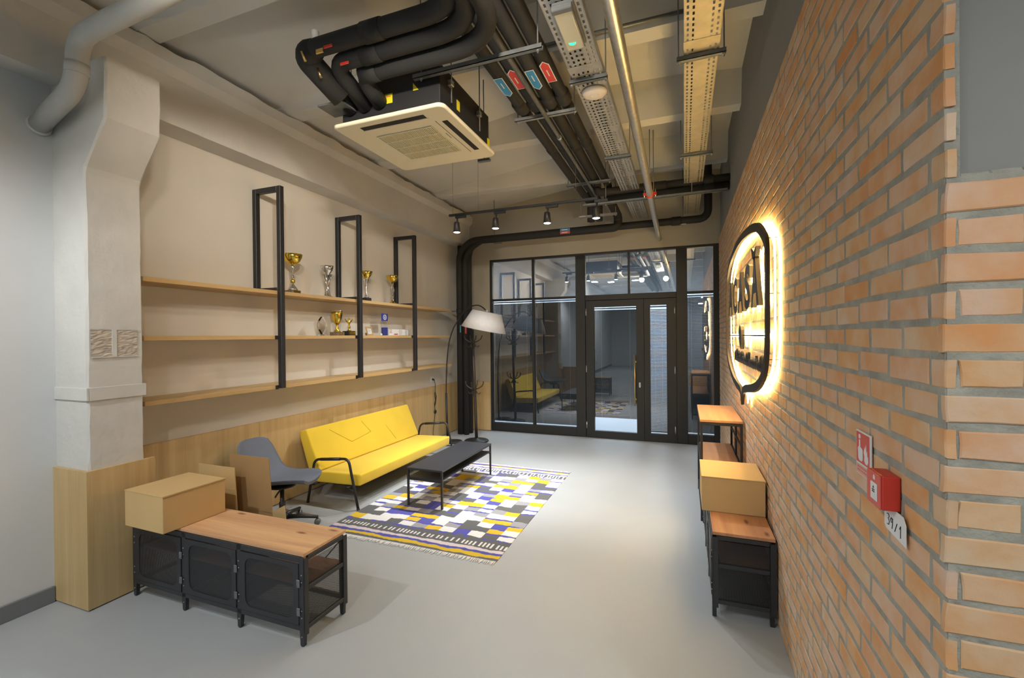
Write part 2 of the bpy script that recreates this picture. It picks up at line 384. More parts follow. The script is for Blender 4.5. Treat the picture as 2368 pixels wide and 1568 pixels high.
# ================================================================ SETTING
def struct(name, mb, m, parent=None, kind='structure', **k):
    o = obj(name, mb, m, parent, **k)
    if parent is None: o['kind'] = kind
    return o
XW, YB = -3.97, 7.60           # left wall plane, face of the glazed end wall
struct('floor', MB().box(-4.3, 6.0, -11.0, 7.70, -0.10, 0.0), M['floor'])
struct('wall_left', MB().box(-4.20, XW, 1.95, 7.62, 0, 3.60), M['wall'])
struct('wall_front_left', MB().box(-4.20, -3.90, -11.0, 1.95, 0, 3.42), M['wallgrey'])
t = MB(); t.box(-3.97, -3.322, YB, 7.80, 0, 4.55); t.box(-3.322, 0.60, YB, 7.80, 3.121, 4.55); t.box(0.508, 0.60, YB, 7.80, 0, 3.121)
struct('wall_back', t, M['backwall'])
struct('wall_rear', MB().box(-4.2, 6.0, -11.2, -11.0, 0, 4.6), M['wallgrey'])
struct('wall_far_right', MB().box(6.0, 6.2, -11.0, 1.25, 0, 4.6), M['wallgrey'])
# beam along the left wall, with its rough upper flange
bm_ = MB(); sec = [(-4.25, 3.40), (-3.72, 3.40), (-3.715, 3.77), (-3.66, 3.835), (-3.66, 3.94), (-4.25, 3.94)]
rings = []; rnd = random.Random(3)
ys = [-11.0] + [-1.0+0.07*k for k in range(124)]
for y in ys:
    r_ = []
    for k, (x, z) in enumerate(sec):
        j = rnd.uniform(-0.0015, 0.0015) if k in (1, 2, 3) else (rnd.uniform(-0.006, 0.005)+0.005*math.sin(y*5.3)+0.004*math.sin(y*12.7) if k == 4 else 0)
        r_.append(bm_.bm.verts.new((x+j*0.7, y, z+j)))
    rings.append(r_)
for a, b in zip(rings, rings[1:]):
    for k in range(6): bm_.bm.faces.new((a[k], a[(k+1) % 6], b[(k+1) % 6], b[k]))
bm_.bm.faces.new(rings[0]); bm_.bm.faces.new(rings[-1][::-1])
struct('beam', bm_, M['concrete'])
# vaulted slab on ribs
ARC = [(-4.25, 3.96), (-3.66, 4.00), (-3.0, 4.08), (-2.2, 4.18), (-1.43, 4.29), (-0.7, 4.33), (0.0, 4.30), (0.53, 4.25), (1.6, 4.12), (3.2, 3.98), (6.2, 4.25)]
def arcz(x):
    for (a, za), (b, zb) in zip(ARC, ARC[1:]):
        if a <= x <= b: return za+(zb-za)*(x-a)/(b-a)
    return 4.2
t = MB()
for (a, za), (b, zb) in zip(ARC, ARC[1:]):
    t.bm.faces.ensure_lookup_table()
    for z0, z1 in ((0, 0),):
        t.quad([(a, -11, za), (b, -11, zb), (b, 7.75, zb), (a, 7.75, za)])
    t.quad([(a, -11, za+0.2), (b, -11, zb+0.2), (b, 7.75, zb+0.2), (a, 7.75, za+0.2)])
ceil = struct('ceiling', t, M['concrete'])
y = -10.9
RIBS = [2.10, 3.44, 4.88, 6.32] + [0.70-1.44*k for k in range(8)]
for y in RIBS:
    t = MB(); prev = None
    xs = [-3.92, -3.3, -2.6, -1.9, -1.2, -0.5, 0.1, 0.56] + ([1.6, 3.2, 5.98] if y < 1.0 else [])
    for x in xs:
        z = arcz(x)+0.02
        cur = [t.bm.verts.new(p) for p in ((x, y, 3.95), (x, y+0.155, 3.95), (x, y+0.24, z), (x, y-0.085, z))]
        if prev:
            for k in range(4): t.bm.faces.new((prev[k], prev[(k+1) % 4], cur[(k+1) % 4], cur[k]))
        else: t.bm.faces.new(cur)
        prev = cur
    t.bm.faces.new(prev[::-1])
    obj('rib', t, M['concrete'], ceil)

# column with flared capital, strap band and oak cladding
cm = MB(); xs0, xs1, y0, y1 = -3.97, -3.553, 1.724, 2.045
prof = [(-3.553, 0.0), (-3.553, 2.79), (-3.545, 2.83), (-3.335, 3.10), (-3.322, 3.475)]
prof_pts = []
prev = None; rnd = random.Random(11)
seq = []
for (xa, za), (xb, zb) in zip(prof, prof[1:]):
    n = max(1, int((zb-za)/0.09))
    for k in range(n): seq.append((xa+(xb-xa)*k/n, za+(zb-za)*k/n))
seq.append(prof[-1])
for x, z in seq:
    j = lambda: rnd.uniform(-0.003, 0.003)
    ring = [cm.bm.verts.new(p) for p in ((xs0, y0, z), (x-0.012+j(), y0+j()*.5, z), (x+j()*.6, y0+0.012+j(), z), (x+j()*.6, y1-0.010+j(), z), (x-0.012+j(), y1+j(), z), (xs0, y1, z))]
    if prev:
        for k in range(6): cm.bm.faces.new((prev[k], prev[(k+1) % 6], ring[(k+1) % 6], ring[k]))
    prev = ring
cm.bm.faces.new(prev)
column = struct('column', cm, M['plaster'])
t = MB(); t.box(-3.90, -3.542, 1.713, 1.73, 1.333, 1.416, 0.003); t.box(-3.560, -3.542, 1.7305, 2.056, 1.333, 1.416, 0.0015)
obj('strap_band', t, M['plaster'], column)
obj('cladding_panel', MB().box(-3.925, -3.533, 1.703, 1.723, 0.008, 0.888, 0.001), M['oakz'], column)
obj('cladding_panel', MB().box(-3.553, -3.533, 1.723, 2.10, 0.008, 0.888, 0.001), M['oakz'], column)
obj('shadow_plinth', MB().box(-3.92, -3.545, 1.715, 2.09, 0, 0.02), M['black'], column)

# wainscot and baseboard
wn = struct('trim_1', MB().box(-3.97, -3.962, 2.06, 7.6, 0.0, 0.01), M['black'])
yy = [2.06, 3.30, 4.54, 5.78, 7.598]
for a, b in zip(yy, yy[1:]): obj('wainscot_panel', MB().box(-3.968, -3.95, a+0.001, b-0.001, 0.008, 0.89, 0.0008), M['oakz'], wn)
obj('wainscot_cap', MB().box(-3.969, -3.949, 2.06, 7.598, 0.8905, 0.893), M['oakz'], wn)
wb = struct('trim_2', MB().box(-3.95, -3.322, 7.592, 7.599, 0, 0.01), M['black'])
obj('wainscot_panel', MB().box(-3.948, -3.64, 7.58, 7.598, 0.008, 0.89, 0.0008), M['oakz'], wb)
obj('wainscot_panel', MB().box(-3.638, -3.33, 7.58, 7.598, 0.008, 0.89, 0.0008), M['oakz'], wb)
struct('baseboard_left', MB().box(-3.90, -3.884, -11, 1.70, 0, 0.105, 0.003), M['baseb'])

# ---------------------------------------------------------------- brick cladding on the right wall
wr = struct('wall_right', MB().box(0.53, 0.75, 1.215, 7.62, 0, 4.6), M['upper'])
obj('mortar_bed', MB().box(0.5068, 0.532, 1.1985, 7.598, 0, 3.185), M['mortar'], wr)
wc = struct('wall_corner', MB().box(0.531, 6.0, 1.216, 1.45, 0, 4.6), M['upper'])
obj('mortar_bed', MB().box(0.5090, 2.2, 1.1962, 1.218, 0, 2.04), M['mortar'], wc)
COURSE = 0.0726; BL = 0.2155
rnd = random.Random(21)
def brick_geo(mb, L, Hh, T, face):
    """one brick: centre of its visible face at the origin, face normal = -x ('x') or -y ('y')"""
    c = 0.0028; q = []
    for (u, v, d) in ((-L/2, -Hh/2, 0), (L/2, -Hh/2, 0), (L/2, Hh/2, 0), (-L/2, Hh/2, 0)):
        q.append((u+rnd.uniform(-.003, .003), v+rnd.uniform(-.003, .003)))
    ring0 = []; ring1 = []; ring2 = []
    mids = []
    for i in range(4):
        a = q[i]; b = q[(i+1) % 4]; mids.append(a)
        for tt in ((0.33, 0.67) if i % 2 == 0 else (0.5,)):
            mids.append((a[0]+(b[0]-a[0])*tt+rnd.uniform(-.002, .002), a[1]+(b[1]-a[1])*tt+rnd.uniform(-.0013, .0013)))
    def P(u, v, d): return (d, u, v) if face == 'x' else (u, d, v)
    tilt = rnd.uniform(-.0004, .0004); tl2 = rnd.uniform(-.0004, .0004)
    for (u, v) in mids:
        su = u-math.copysign(min(c, abs(u)), u); sv = v-math.copysign(min(c, abs(v)), v)
        ring0.append(mb.bm.verts.new(P(su, sv, tilt*u/L*2+tl2*v/Hh*2)))
        ring1.append(mb.bm.verts.new(P(u, v, c+tilt*u/L*2)))
        ring2.append(mb.bm.verts.new(P(u, v, T)))
    n = len(mids); mb.bm.faces.new(ring0)
    for r0, r1 in ((ring0, ring1), (ring1, ring2)):
        for k in range(n): mb.bm.faces.new((r0[k], r0[(k+1) % n], r1[(k+1) % n], r1[k]))
def brick_mesh(L, Hh, T, face):
    mb = MB(); brick_geo(mb, L, Hh, T, face); bmesh.ops.recalc_face_normals(mb.bm, faces=mb.bm.faces[:])
    me = bpy.data.meshes.new('brick'); mb.bm.to_mesh(me); mb.bm.free(); me.materials.append(M['brick']); return me
VAR = [brick_mesh(0.1985, 0.0565, 0.018, 'x') for k in range(14)]
HALF = [brick_mesh(0.058, 0.0565, 0.018, 'x') for k in range(5)]
TQ = [brick_mesh(0.158, 0.0565, 0.018, 'x') for k in range(5)]
placed = []
nrow = int(3.20/COURSE)
for r in range(nrow):
    z = 0.0374+r*COURSE
    y = 1.193
    first = True
    row = []
    if r % 2 == 0: row.append((y+0.029, 0.058)); y += 0.058+0.015
    elif r > 27: row.append((y+0.095, 0.190)); y += 0.190+0.015
    else: row.append((y+0.032+0.079, 0.158)); y += 0.032+0.158+0.015
    while y < 7.59:
        L = 0.1985
        if y+L > 7.595:
            L = 7.595-y
            if L < 0.04: break
        row.append((y+L/2, L)); y += L+0.017
    for yc, L in row: placed.append((yc, z, L, r))
placed.sort(key=lambda p: p[0]**2+(p[1]-1.72)**2*0.6)
solo = 0; rest = MB()
for yc, z, L, r in placed:
    dx = rnd.uniform(-.003, .003); rz = 0
    near = yc < 1.25
    if solo < 284 and L in (0.1985, 0.058, 0.158):
        me = rnd.choice(VAR if L > 0.18 else (TQ if L > 0.1 else HALF))
        o = bpy.data.objects.new('brick', me); COL.objects.link(o); o.parent = wr
        o.location = (0.505+dx*0.45, yc+rnd.uniform(-.002, .002), z+rnd.uniform(-.0015, .0015)); solo += 1
    else:
        t = MB(); brick_geo(t, L, 0.0565, 0.018, 'x')
        rest.add(t.bm, Matrix.Translation((0.505+dx*0.45, yc+rnd.uniform(-.003, .003), z+rnd.uniform(-.0015, .0015))))
obj('bricks', rest, M['brick'], wr, kind='stuff')
VARY = [brick_mesh(0.2005, 0.0565, 0.018, 'y') for k in range(6)]
HALFY = [brick_mesh(0.100, 0.0565, 0.018, 'y') for k in range(4)]
for r in range(28):
    z = 0.0374+r*COURSE
    x = 0.527 if r % 2 == 0 else 0.5055
    row = []
    if r % 2 == 0: row.append((x+0.05, 0.1)); x += 0.1+0.014
    while x < 1.35: row.append((x+0.10, 0.2005)); x += 0.2155
    for xc, L in row:
        o = bpy.data.objects.new('brick', rnd.choice(HALFY if L < 0.15 else VARY)); COL.objects.link(o); o.parent = wc
        o.location = (xc+rnd.uniform(-.002, .002), 1.193+rnd.uniform(-.002, .002), z+rnd.uniform(-.0015, .0015))
# ragged mortar smear along the top of the return
t = MB(); rr = random.Random(5)
for k in range(16):
    x = 0.53+k*0.05; t.box(x, x+0.05, 1.198, 1.217, 2.025, 2.040+rr.uniform(0, 0.010), 0.003)
obj('mortar_capping', t, M['mortar'], wc)

# ---------------------------------------------------------------- glazed end wall
win = struct('window_1', MB().box(-3.322, 0.508, 7.605, 7.695, 0.0, 0.011), M['frame'])
def bar(name, x0, x1, z0, z1, y0=7.605, y1=7.69): return obj(name, MB().box(x0, x1, y0, y1, z0, z1, 0.003), M['frame'], win)
bar('frame_side', -3.322, -3.283, 0.03, 3.121); bar('frame_side', 0.427, 0.508, 0.03, 3.121)
for a_, b_ in ((-1.572, -1.548), (-0.622, -0.598), (-0.13, -0.106)): bar('door_stop', a_, b_, 0.012, 2.33, 7.674, 7.69)
bar('door_stop', -1.56, -0.11, 2.298, 2.33, 7.674, 7.69)
bar('frame_head', -3.283, 0.427, 3.085, 3.121)
bar('bottom_rail', -3.283, -1.728, 0.011, 0.152); bar('bottom_rail', 0.049, 0.427, 0.011, 0.156)
bar('mullion', -2.514, -2.473, 0.152, 3.085); bar('post', -1.728, -1.565, 0.011, 3.085, 7.60); bar('post', -0.113, 0.049, 0.011, 3.085, 7.60)
bar('mullion', -0.859, -0.826, 2.406, 3.085)
for x0, x1 in ((-3.283, -2.514), (-2.473, -1.728), (0.049, 0.427)): bar('transom_bar', x0, x1, 2.366, 2.403)
bar('transom_bar', -1.565, -0.113, 2.315, 2.406)
def pane(x0, x1, z0, z1, m, parent, y=7.648): return obj('pane', MB().box(x0, x1, y, y+0.006, z0, z1), M[m], parent)
PAN_LOW = [(-3.283, -2.514, 0.152, 2.366), (-2.473, -1.728, 0.152, 2.366), (0.049, 0.427, 0.156, 2.366)]
PAN_UP = [(-3.283, -2.514, 2.403, 3.085), (-2.473, -1.728, 2.403, 3.085), (-1.565, -0.859, 2.406, 3.085), (-0.826, -0.113, 2.406, 3.085), (0.049, 0.427, 2.403, 3.085)]
for p in PAN_LOW: pane(*p, 'glass_low', win)
for p in PAN_UP: pane(*p, 'glass_up', win)
def leaf(name, x0, x1, gx0, gx1, gz0, gz1, hinge_x):
    z0, z1 = 0.012, 2.308
    t = MB(); t.ringprism([(x0, z0), (x1, z0), (x1, z1), (x0, z1)], [(gx0, gz0), (gx1, gz0), (gx1, gz1), (gx0, gz1)], 7.602, 7.672, 'XZ')
    d = struct(name, t, M['frame'])
    pane(gx0, gx1, gz0, gz1, 'glass_low', d, 7.645)
    for z in (0.21, 1.163, 2.12): obj('hinge', MB().tube([(hinge_x, 7.597, z-0.06), (hinge_x, 7.597, z+0.06)], 0.009, 8), M['steel'], d, label='bright steel hinge')
    return d
d1 = leaf('door_1', -1.556, -0.612, -1.421, -0.728, 0.12, 2.20, -1.55)
h = obj('pull_handle', MB().tube([(-0.75, 7.53, 0.585), (-0.75, 7.53, 1.40)], 0.012, 10), M['brass'], d1, label='long brass pull handle')
for z in (0.685, 1.291): obj('handle_mount', MB().tube([(-0.742, 7.53, z), (-0.742, 7.603, z)], [0.016, 0.016], 10), M['brass'], h)
t = MB(); t.prism(rrect(-0.692, -0.666, 0.87, 0.955, 0.0125), 7.597, 7.603, 'XZ'); obj('lock_plate', t, M['steel'], d1, label='oval steel lock plate')
leaf('door_2', -0.606, -0.116, -0.513, -0.261, 0.13, 2.207, -0.138)
# blinds behind the lower panes
def blind(label, x0, x1, z0, z1, ang, y=7.706, pitch=0.0235, wands=1):
    x0 -= 0.016; x1 += 0.016
    r = thing('window_blind', label, 'blind', ((x0+x1)/2, y, z0), 'slatted blinds behind the glazed wall')
    t = MB(); n = int((z1-z0-0.04)/pitch); a = math.radians(ang); hw = 0.0125
    for k in range(n):
        z = z0+0.02+k*pitch; dy, dz = math.cos(a)*hw, math.sin(a)*hw
        t.quad([(x0, y-dy, z-dz), (x1, y-dy, z-dz), (x1, y, z+0.0015), (x0, y, z+0.0015)]); t.quad([(x0, y, z+0.0015), (x1, y, z+0.0015), (x1, y+dy, z+dz), (x0, y+dy, z+dz)])
    obj('slats', t, M['slat'], r, kind='stuff')
    obj('head_rail', MB().box(x0, x1, y-0.014, y+0.014, z1-0.022, z1), M['galvdull'], r)
    obj('bottom_rail', MB().box(x0, x1, y-0.012, y+0.012, z0, z0+0.012), M['slat'], r)
    for fx in ((0.17, 0.83) if x1-x0 > 0.3 else (0.3, 0.7)):
        x = x0+(x1-x0)*fx; obj('ladder_cord', MB().tube([(x, y-0.015, z0), (x, y-0.015, z1)], 0.0012, 4), M['galv'], r)
    if wands: obj('tilt_wand', MB().tube([(x0+0.03, y-0.02, z1-0.9), (x0+0.03, y-0.02, z1-0.03)], 0.003, 6), M['crystal'] if False else M['galv'], r)
blind('charcoal slatted blind in the pane beside the coat stand, leftmost of five', -3.27, -2.525, 0.17, 2.355, 66)
blind('charcoal slatted blind in the wide pane next to the door post', -2.462, -1.74, 0.17, 2.355, 76)
blind('charcoal slatted blind in the glazed door, stopping above a bright gap', -1.415, -0.735, 0.335, 2.19, 72)
blind('charcoal slatted blind in the narrow fixed leaf right of the door handle', -0.508, -0.266, 0.14, 2.195, 42)
blind('charcoal slatted blind in the pane against the brick wall', 0.055, 0.42, 0.17, 2.35, 62)

# office behind the glass
struct('floor_office', MB().box(-4.2, 1.6, 7.70, 13.0, -0.1, 0.0), M['floor'])
struct('ceiling_office', MB().box(-4.2, 1.6, 7.81, 13.0, 3.9, 4.0), M['officewall'])
t = MB(); t.box(-4.2, -4.0, 7.81, 13, 0, 3.9); struct('wall_office_left', t, M['officewall'])
struct('wall_office_right', MB().box(1.5, 1.6, 7.81, 13, 0, 3.9), M['officewall'])
struct('wall_office_back', MB().box(-4.0, 1.5, 12.9, 13.0, 0, 3.9), M['officewall'])
for x, y, lb in ((-2.9, 9.0, 'front left'), (-1.3, 9.0, 'front middle'), (0.3, 9.0, 'front right'), (-2.1, 11.2, 'rear left'), (-0.5, 11.2, 'rear right')):
    r = thing('office_lamp', 'flat square ceiling lamp in the office beyond the glass, '+lb, 'lamp', (x, y, 3.84), 'office ceiling lamps')
    obj('housing', MB().box(x-0.31, x+0.31, y-0.31, y+0.31, 3.86, 3.90, 0.004), M['white'], r)
    obj('diffuser', MB().box(x-0.29, x+0.29, y-0.29, y+0.29, 3.852, 3.861), M['office_light'], r)
# square panels over the open area behind the camera (seen in the glass)
PANELS = [(0.96, -4.75, 3.25, 'mirrored in the pane by the brick wall, nearer one'), (0.96, -8.8, 3.25, 'mirrored in the pane by the brick wall, farther one'),
          (-3.3, -2.6, 3.84, 'seen mirrored above the glazed door, left of three'), (-2.7, -2.9, 3.84, 'seen mirrored above the glazed door, middle of three'), (-1.75, -2.75, 3.84, 'seen mirrored above the glazed door, right of three'),
          (-2.6, -6.4, 3.5, 'far back over the open area, left')]
for x, y, z, lb in PANELS:
    r = thing('ceiling_panel_lamp', 'square white ceiling lamp '+lb, 'lamp', (x, y, z), 'panel lamps over the open area')
    h_ = 0.12 if z == 3.84 else 0.30
    t = MB(); t.box(x-h_, x+h_, y-h_, y+h_, z+0.01, z+0.05, 0.003); obj('housing', t, M['white'], r)
    obj('diffuser', MB().box(x-h_+.012, x+h_-.012, y-h_+.012, y+h_-.012, z+0.003, z+0.011), M['panel_light'], r)
    for sx in (-h_*.8, h_*.8): obj('suspension_wire', MB().tube([(x+sx, y, z+0.05), (x+sx, y, arcz(x+sx)+0.02)], 0.0015, 4), M['galv'], r)

# ================================================================ FURNITURE
def spline(P, n=4):
    P = [Vector(p) for p in P]; out = []
    for i in range(len(P)-1):
        p0, p1, p2, p3 = P[max(i-1, 0)], P[i], P[i+1], P[min(i+2, len(P)-1)]
        for k in range(n):
            t = k/n; out.append(0.5*((2*p1)+(p2-p0)*t+(2*p0-5*p1+4*p2-p3)*t*t+(3*p1-p0-3*p2+p3)*t**3))
    return out+[P[-1]]
# ---------------------------------------------------------------- sideboards (built once in local space, then copied)
def make_sideboard(label):
    r = thing('sideboard', label, 'sideboard', (0, 0, 0), 'black mesh sideboards with pine tops')
    Lx, D, H = 1.495, 0.345, 0.52; p = 0.034
    K = dict(local=True)
    top = MB().box(0.004, Lx-0.004, 0.004, D-0.004, H-0.019, H, 0.0015); obj('top', top, M['pine'], r, **K)
    xs = [0.0, 0.487, 0.974, Lx-p]
    def legpoly(x): return [(x, 0.09), (x, H-0.02), (x+p, H-0.02), (x+p, 0.09), (x+p*0.86, 0.008), (x+p*0.62, 0), (x+p*0.38, 0), (x+p*0.14, 0.008)]
    for x in xs:
        for y in (0.0, D-p):
            if y and 0.1 < x < 1.2: continue
            t = MB(); t.prism(legpoly(x), y, y+0.004, 'XZ'); t.prism([(x+p*0.1, 0.09), (x+p*0.9, 0.09), (x+p*0.75, 0.0), (x+p*0.25, 0.0)], y+0.001, y+0.024, 'XZ'); t.prism([(x, 0.06), (x+0.004, 0.06), (x+0.004, H-0.03), (x, H-0.03)], y, y+p, 'XZ') if x < 1.2 else t.prism([(x+p-0.004, 0.06), (x+p, 0.06), (x+p, H-0.03), (x+p-0.004, H-0.03)], y, y+p, 'XZ')
            lg = obj('leg', t, M['blackpaint'], r, **K)
            s = MB()
            for z in (0.055, 0.16, 0.20, 0.36, 0.40): s.lathe([(0.0, 0.0035), (0.003, 0.003), (0.0042, 0)], (x+p/2, y-0.0002 if not y else y+p, z), 8, axis=(0, -1 if not y else 1, 0))
            obj('bolt', s, M['steel'], lg, local=True, kind='stuff', label='small steel bolt heads')
    for y in (0.0, D-0.02): obj('top_rail', MB().box(p, Lx-p, y, y+0.02, H-0.055, H-0.020, 0.002), M['blackpaint'], r, **K); obj('bottom_rail', MB().box(p, Lx-p, y, y+0.02, 0.085, 0.115, 0.002), M['blackpaint'], r, **K)
    for x in (0.0, Lx-0.02):
        for nm, z in (('side_rail', 0.085), ('side_rail', 0.305), ('side_rail', H-0.046)): obj(nm, MB().box(x, x+0.02, p, D-p, z, z+0.025, 0.002), M['blackpaint'], r, **K)
        for z0, z1 in ((0.11, 0.305), (0.33, H-0.055)):
            t = MB(); xm = x+0.010; t.quad([(xm, p-.002, z0), (xm, D-p+.002, z0), (xm, D-p+.002, z1), (xm, p-.002, z1)])
            obj('side_mesh', t, M['mesh'], r, uv=lambda c: (c.y, c.z), **K)
    t = MB(); t.quad([(p, 0.02, 0.10), (Lx-p, 0.02, 0.10), (Lx-p, D-0.02, 0.10), (p, D-0.02, 0.10)]); obj('bottom_shelf', t, M['mesh'], r, uv=lambda c: (c.x, c.y), label='black mesh bottom shelf', **K)
    obj('middle_shelf', MB().box(0.022, Lx-0.022, 0.05, D-0.01, 0.305, 0.325, 0.002), M['pinedark'], r, label='brown pine middle shelf', **K)
    for x in (0.487, 0.974): obj('partition', MB().box(x+0.010, x+0.014, 0.022, D-0.022, 0.115, H-0.055), M['blackpaint'], r, **K)
    for k in range(3):
        a, b = xs[k]+p+0.003, xs[k+1]-0.003; z0, z1 = 0.118, H-0.058
        t = MB(); n = 6
        o_ = []; i_ = rrect(a+0.035, b-0.035, z0+0.028, z1-0.028, 0.05, n)
        # outer outline with as many points, projected onto the rectangle
        cx, cz = (a+b)/2, (z0+z1)/2
        for (u, v) in i_:
            du, dv = u-cx, v-cz; s = min((b-a)/2/abs(du) if du else 9e9, (z1-z0)/2/abs(dv) if dv else 9e9); o_.append((cx+du*s, cz+dv*s))
        # square the corners
        for cxn, czn in ((a, z0), (b, z0), (b, z1), (a, z1)):
            m_ = min(range(len(o_)), key=lambda i: (o_[i][0]-cxn)**2+(o_[i][1]-czn)**2); o_[m_] = (cxn, czn)
        t.ringprism(o_, i_, -0.004, 0.002, 'XZ')
        d = obj('door', t, M['blackpaint'], r, **K)
        t = MB(); t.quad([(a+.02, 0.0005, z0+.015), (b-.02, 0.0005, z0+.015), (b-.02, 0.0005, z1-.015), (a+.02, 0.0005, z1-.015)]); obj('mesh_panel', t, M['meshdense'], d, uv=lambda c: (c.x, c.z), local=True)
        for hz in (z0+0.075, z1-0.11):
            t = MB().box(b-0.012, b+0.012, -0.008, -0.003, hz-0.022, hz+0.022, 0.002)
            for dz in (-0.012, 0.012):
                for dx in (-0.007, 0.008): t.lathe([(0.0, 0.002), (0.003, 0.0015), (0.0035, 0)], (b+dx, -0.008, hz+dz), 8, axis=(0, -1, 0))
            obj('hinge', t, M['galvdull'], d, local=True, label='riveted steel hinge')
    for x in (0.2, 1.3):
        t = MB().tube([(x-0.15, D-0.008, 0.12), (x+0.15, D-0.008, H-0.07)], 0.004, 6); obj('back_brace', t, M['blackpaint'], r, **K)
    return r
sb1 = make_sideboard('low black mesh sideboard with knotty pine top, standing in front of the oak-clad column')
sb2 = copy_tree(sb1); sb2['label'] = 'low black mesh sideboard against the brick wall, a closed carton on its top'
for c_ in sb2.children:
    if c_.name.startswith('top') and not c_.name.startswith('top_rail'): c_.data = c_.data.copy(); c_.data.materials[0] = M['pineshade']  # this top takes the pine with the carton's shade painted in
sb1.location = (-3.48, 1.925, 0)
sb2.location = (0.150, 4.492, 0); sb2.rotation_euler = (0, 0, -PI/2)

# ---------------------------------------------------------------- cartons
def carton(label, cx, cy, z, L, D, H, rz, seam):
    r = thing('carton', label, 'box', (cx, cy, z+0.001), 'closed cardboard cartons'); r.rotation_euler = (0, 0, rz)
    t = MB().box(-L/2, L/2, -D/2, D/2, 0, H-0.006, 0.004, 2); obj('body', t, M['card'], r, local=True)
    e = 0.0015
    if seam == 'side':
        t = MB(); t.prism([(-L/2-e, -D/2-e), (L/2+e, -D/2-e), (L/2+e, D/2+e), (-L/2-e, D/2+e)], H-0.006, H, 'XY'); obj('lid_flap', t, M['card'], r, local=True)
        obj('lid_edge', MB().box(L/2+0.001, L/2+0.005, -D/2, D/2, H-0.010, H-0.0065), M['cardin'], r, local=True)
    else:
        obj('lid_flap', MB().box(-L/2-e, L/2+e, -D/2-e, -0.001, H-0.006, H, 0.001), M['card'], r, local=True)
        obj('lid_flap', MB().box(-L/2-e, L/2+e, 0.001, D/2+e, H-0.006, H, 0.001), M['card'], r, local=True)
    return r
carton('brown carton on the left end of the sideboard by the column', -3.193, 2.028, 0.52, 0.385, 0.40, 0.232, -0.02, 'side')
carton('brown carton on the pine sideboard beside the brick wall, below the glowing sign', 0.298, 3.56, 0.52, 0.385, 0.44, 0.235, 0.0, 'side')

# leaning cardboard sheets
def sheet(label, x0, x1, y, z1, lean, m, skew=0.0, flap=None):
    r = thing('cardboard_sheet', label, 'cardboard', ((x0+x1)/2, y, 0), 'flattened cardboard behind the sideboard')
    def P(x, z, d): return (x+skew*(z1-z)/z1, y+lean*z/z1+d, z)
    t = MB(); nz = 5; rows = []
    for k in range(nz+1):
        z = z1*k/nz; zr = max(z, 0.0)
        xa, xb = x0, x1
        if k == nz: pass
        rows.append([t.bm.verts.new(P(x, z, d)) for x, d in ((xa, 0), ((xa+xb)/2, -0.004), (xb, 0), (xb, 0.006), ((xa+xb)/2, 0.002), (xa, 0.006))])
    for a, b in zip(rows, rows[1:]):
        for k in range(6): t.bm.faces.new((a[k], a[(k+1) % 6], b[(k+1) % 6], b[k]))
    t.bm.faces.new(rows[0]); t.bm.faces.new(rows[-1][::-1])
    obj('board', t, M[m], r)
    z = z1*0.52; t = MB()
    t.prism([(x0+0.01+skew*.48, z), (x1-0.01+skew*.48, z), (x1-0.01+skew*.48, z+0.004), (x0+0.01+skew*.48, z+0.004)], y+lean*0.52-0.0045, y+lean*0.52+0.001, 'XZ')
    obj('crease', t, M['cardin'], r)
    if flap:
        t = MB(); t.prism(flap, y+0.012, y+0.017, 'XZ'); obj('flap', t, M['card'], r, label='pale folded flap')
    return r
sheet('pale cardboard sheet standing behind the carton on the sideboard', -3.51, -3.125, 2.362, 0.765, 0.03, 'card', 0.10)
sheet('tall shade-darkened cardboard sheet standing in front of the swivel chair', -3.31, -2.90, 2.475, 0.830, 0.02, 'cardin', 0.085, [(-2.86, 0.02), (-2.70, 0.02), (-2.74, 0.50), (-2.86, 0.44)])

# ---------------------------------------------------------------- swivel chair
ch = thing('swivel_chair', 'blue-grey shell swivel chair on black star base, between sofa and sideboard', 'chair', (-3.42, 3.08, 0))
def chair_shell():
    t = MB(); prof = [(-0.412, 0.778, 0.05), (-0.410, 0.774, 0.085), (-0.404, 0.760, 0.125), (-0.392, 0.735, 0.160), (-0.362, 0.67, 0.185), (-0.318, 0.58, 0.20), (-0.265, 0.50, 0.205), (-0.20, 0.447, 0.21), (-0.10, 0.428, 0.215), (0.02, 0.432, 0.22), (0.14, 0.45, 0.215), (0.24, 0.463, 0.195), (0.31, 0.463, 0.155), (0.345, 0.452, 0.10)]
    n = 13; top = []; bot = []
    for i, (x, z, wd) in enumerate(prof):
        a = Vector((prof[max(i-1, 0)][0], 0, prof[max(i-1, 0)][1])); b = Vector((prof[min(i+1, len(prof)-1)][0], 0, prof[min(i+1, len(prof)-1)][1]))
        d = (b-a).normalized(); nr = Vector((-d.z, 0, d.x))
        ra, rb = [], []
        for k in range(n):
            v = -1+2*k/(n-1); cup = (0.05 if i > 3 else 0.012*(i+1))*(abs(v)**2.5)
            edge = 0.028*(1-abs(v)**6)+0.002
            p = Vector((x, v*wd, z))+nr*cup
            ra.append(t.bm.verts.new(Vector((-3.42, 3.08, 0))+p+nr*edge*0.5)); rb.append(t.bm.verts.new(Vector((-3.42, 3.08, 0))+p-nr*edge*0.5))
        top.append(ra); bot.append(rb)
    for g, rev in ((top, False), (bot, True)):
        for a, b in zip(g, g[1:]):
            for k in range(n-1):
                f = t.bm.faces.new((a[k], a[k+1], b[k+1], b[k])); f.smooth = True
    for k in range(n-1):
        t.bm.faces.new((top[0][k], top[0][k+1], bot[0][k+1], bot[0][k])); t.bm.faces.new((top[-1][k], top[-1][k+1], bot[-1][k+1], bot[-1][k]))
    for a, b, c, d in zip(top, top[1:], bot, bot[1:]):
        for k in (0, n-1): t.bm.faces.new((a[k], b[k], d[k], c[k]))
    return t
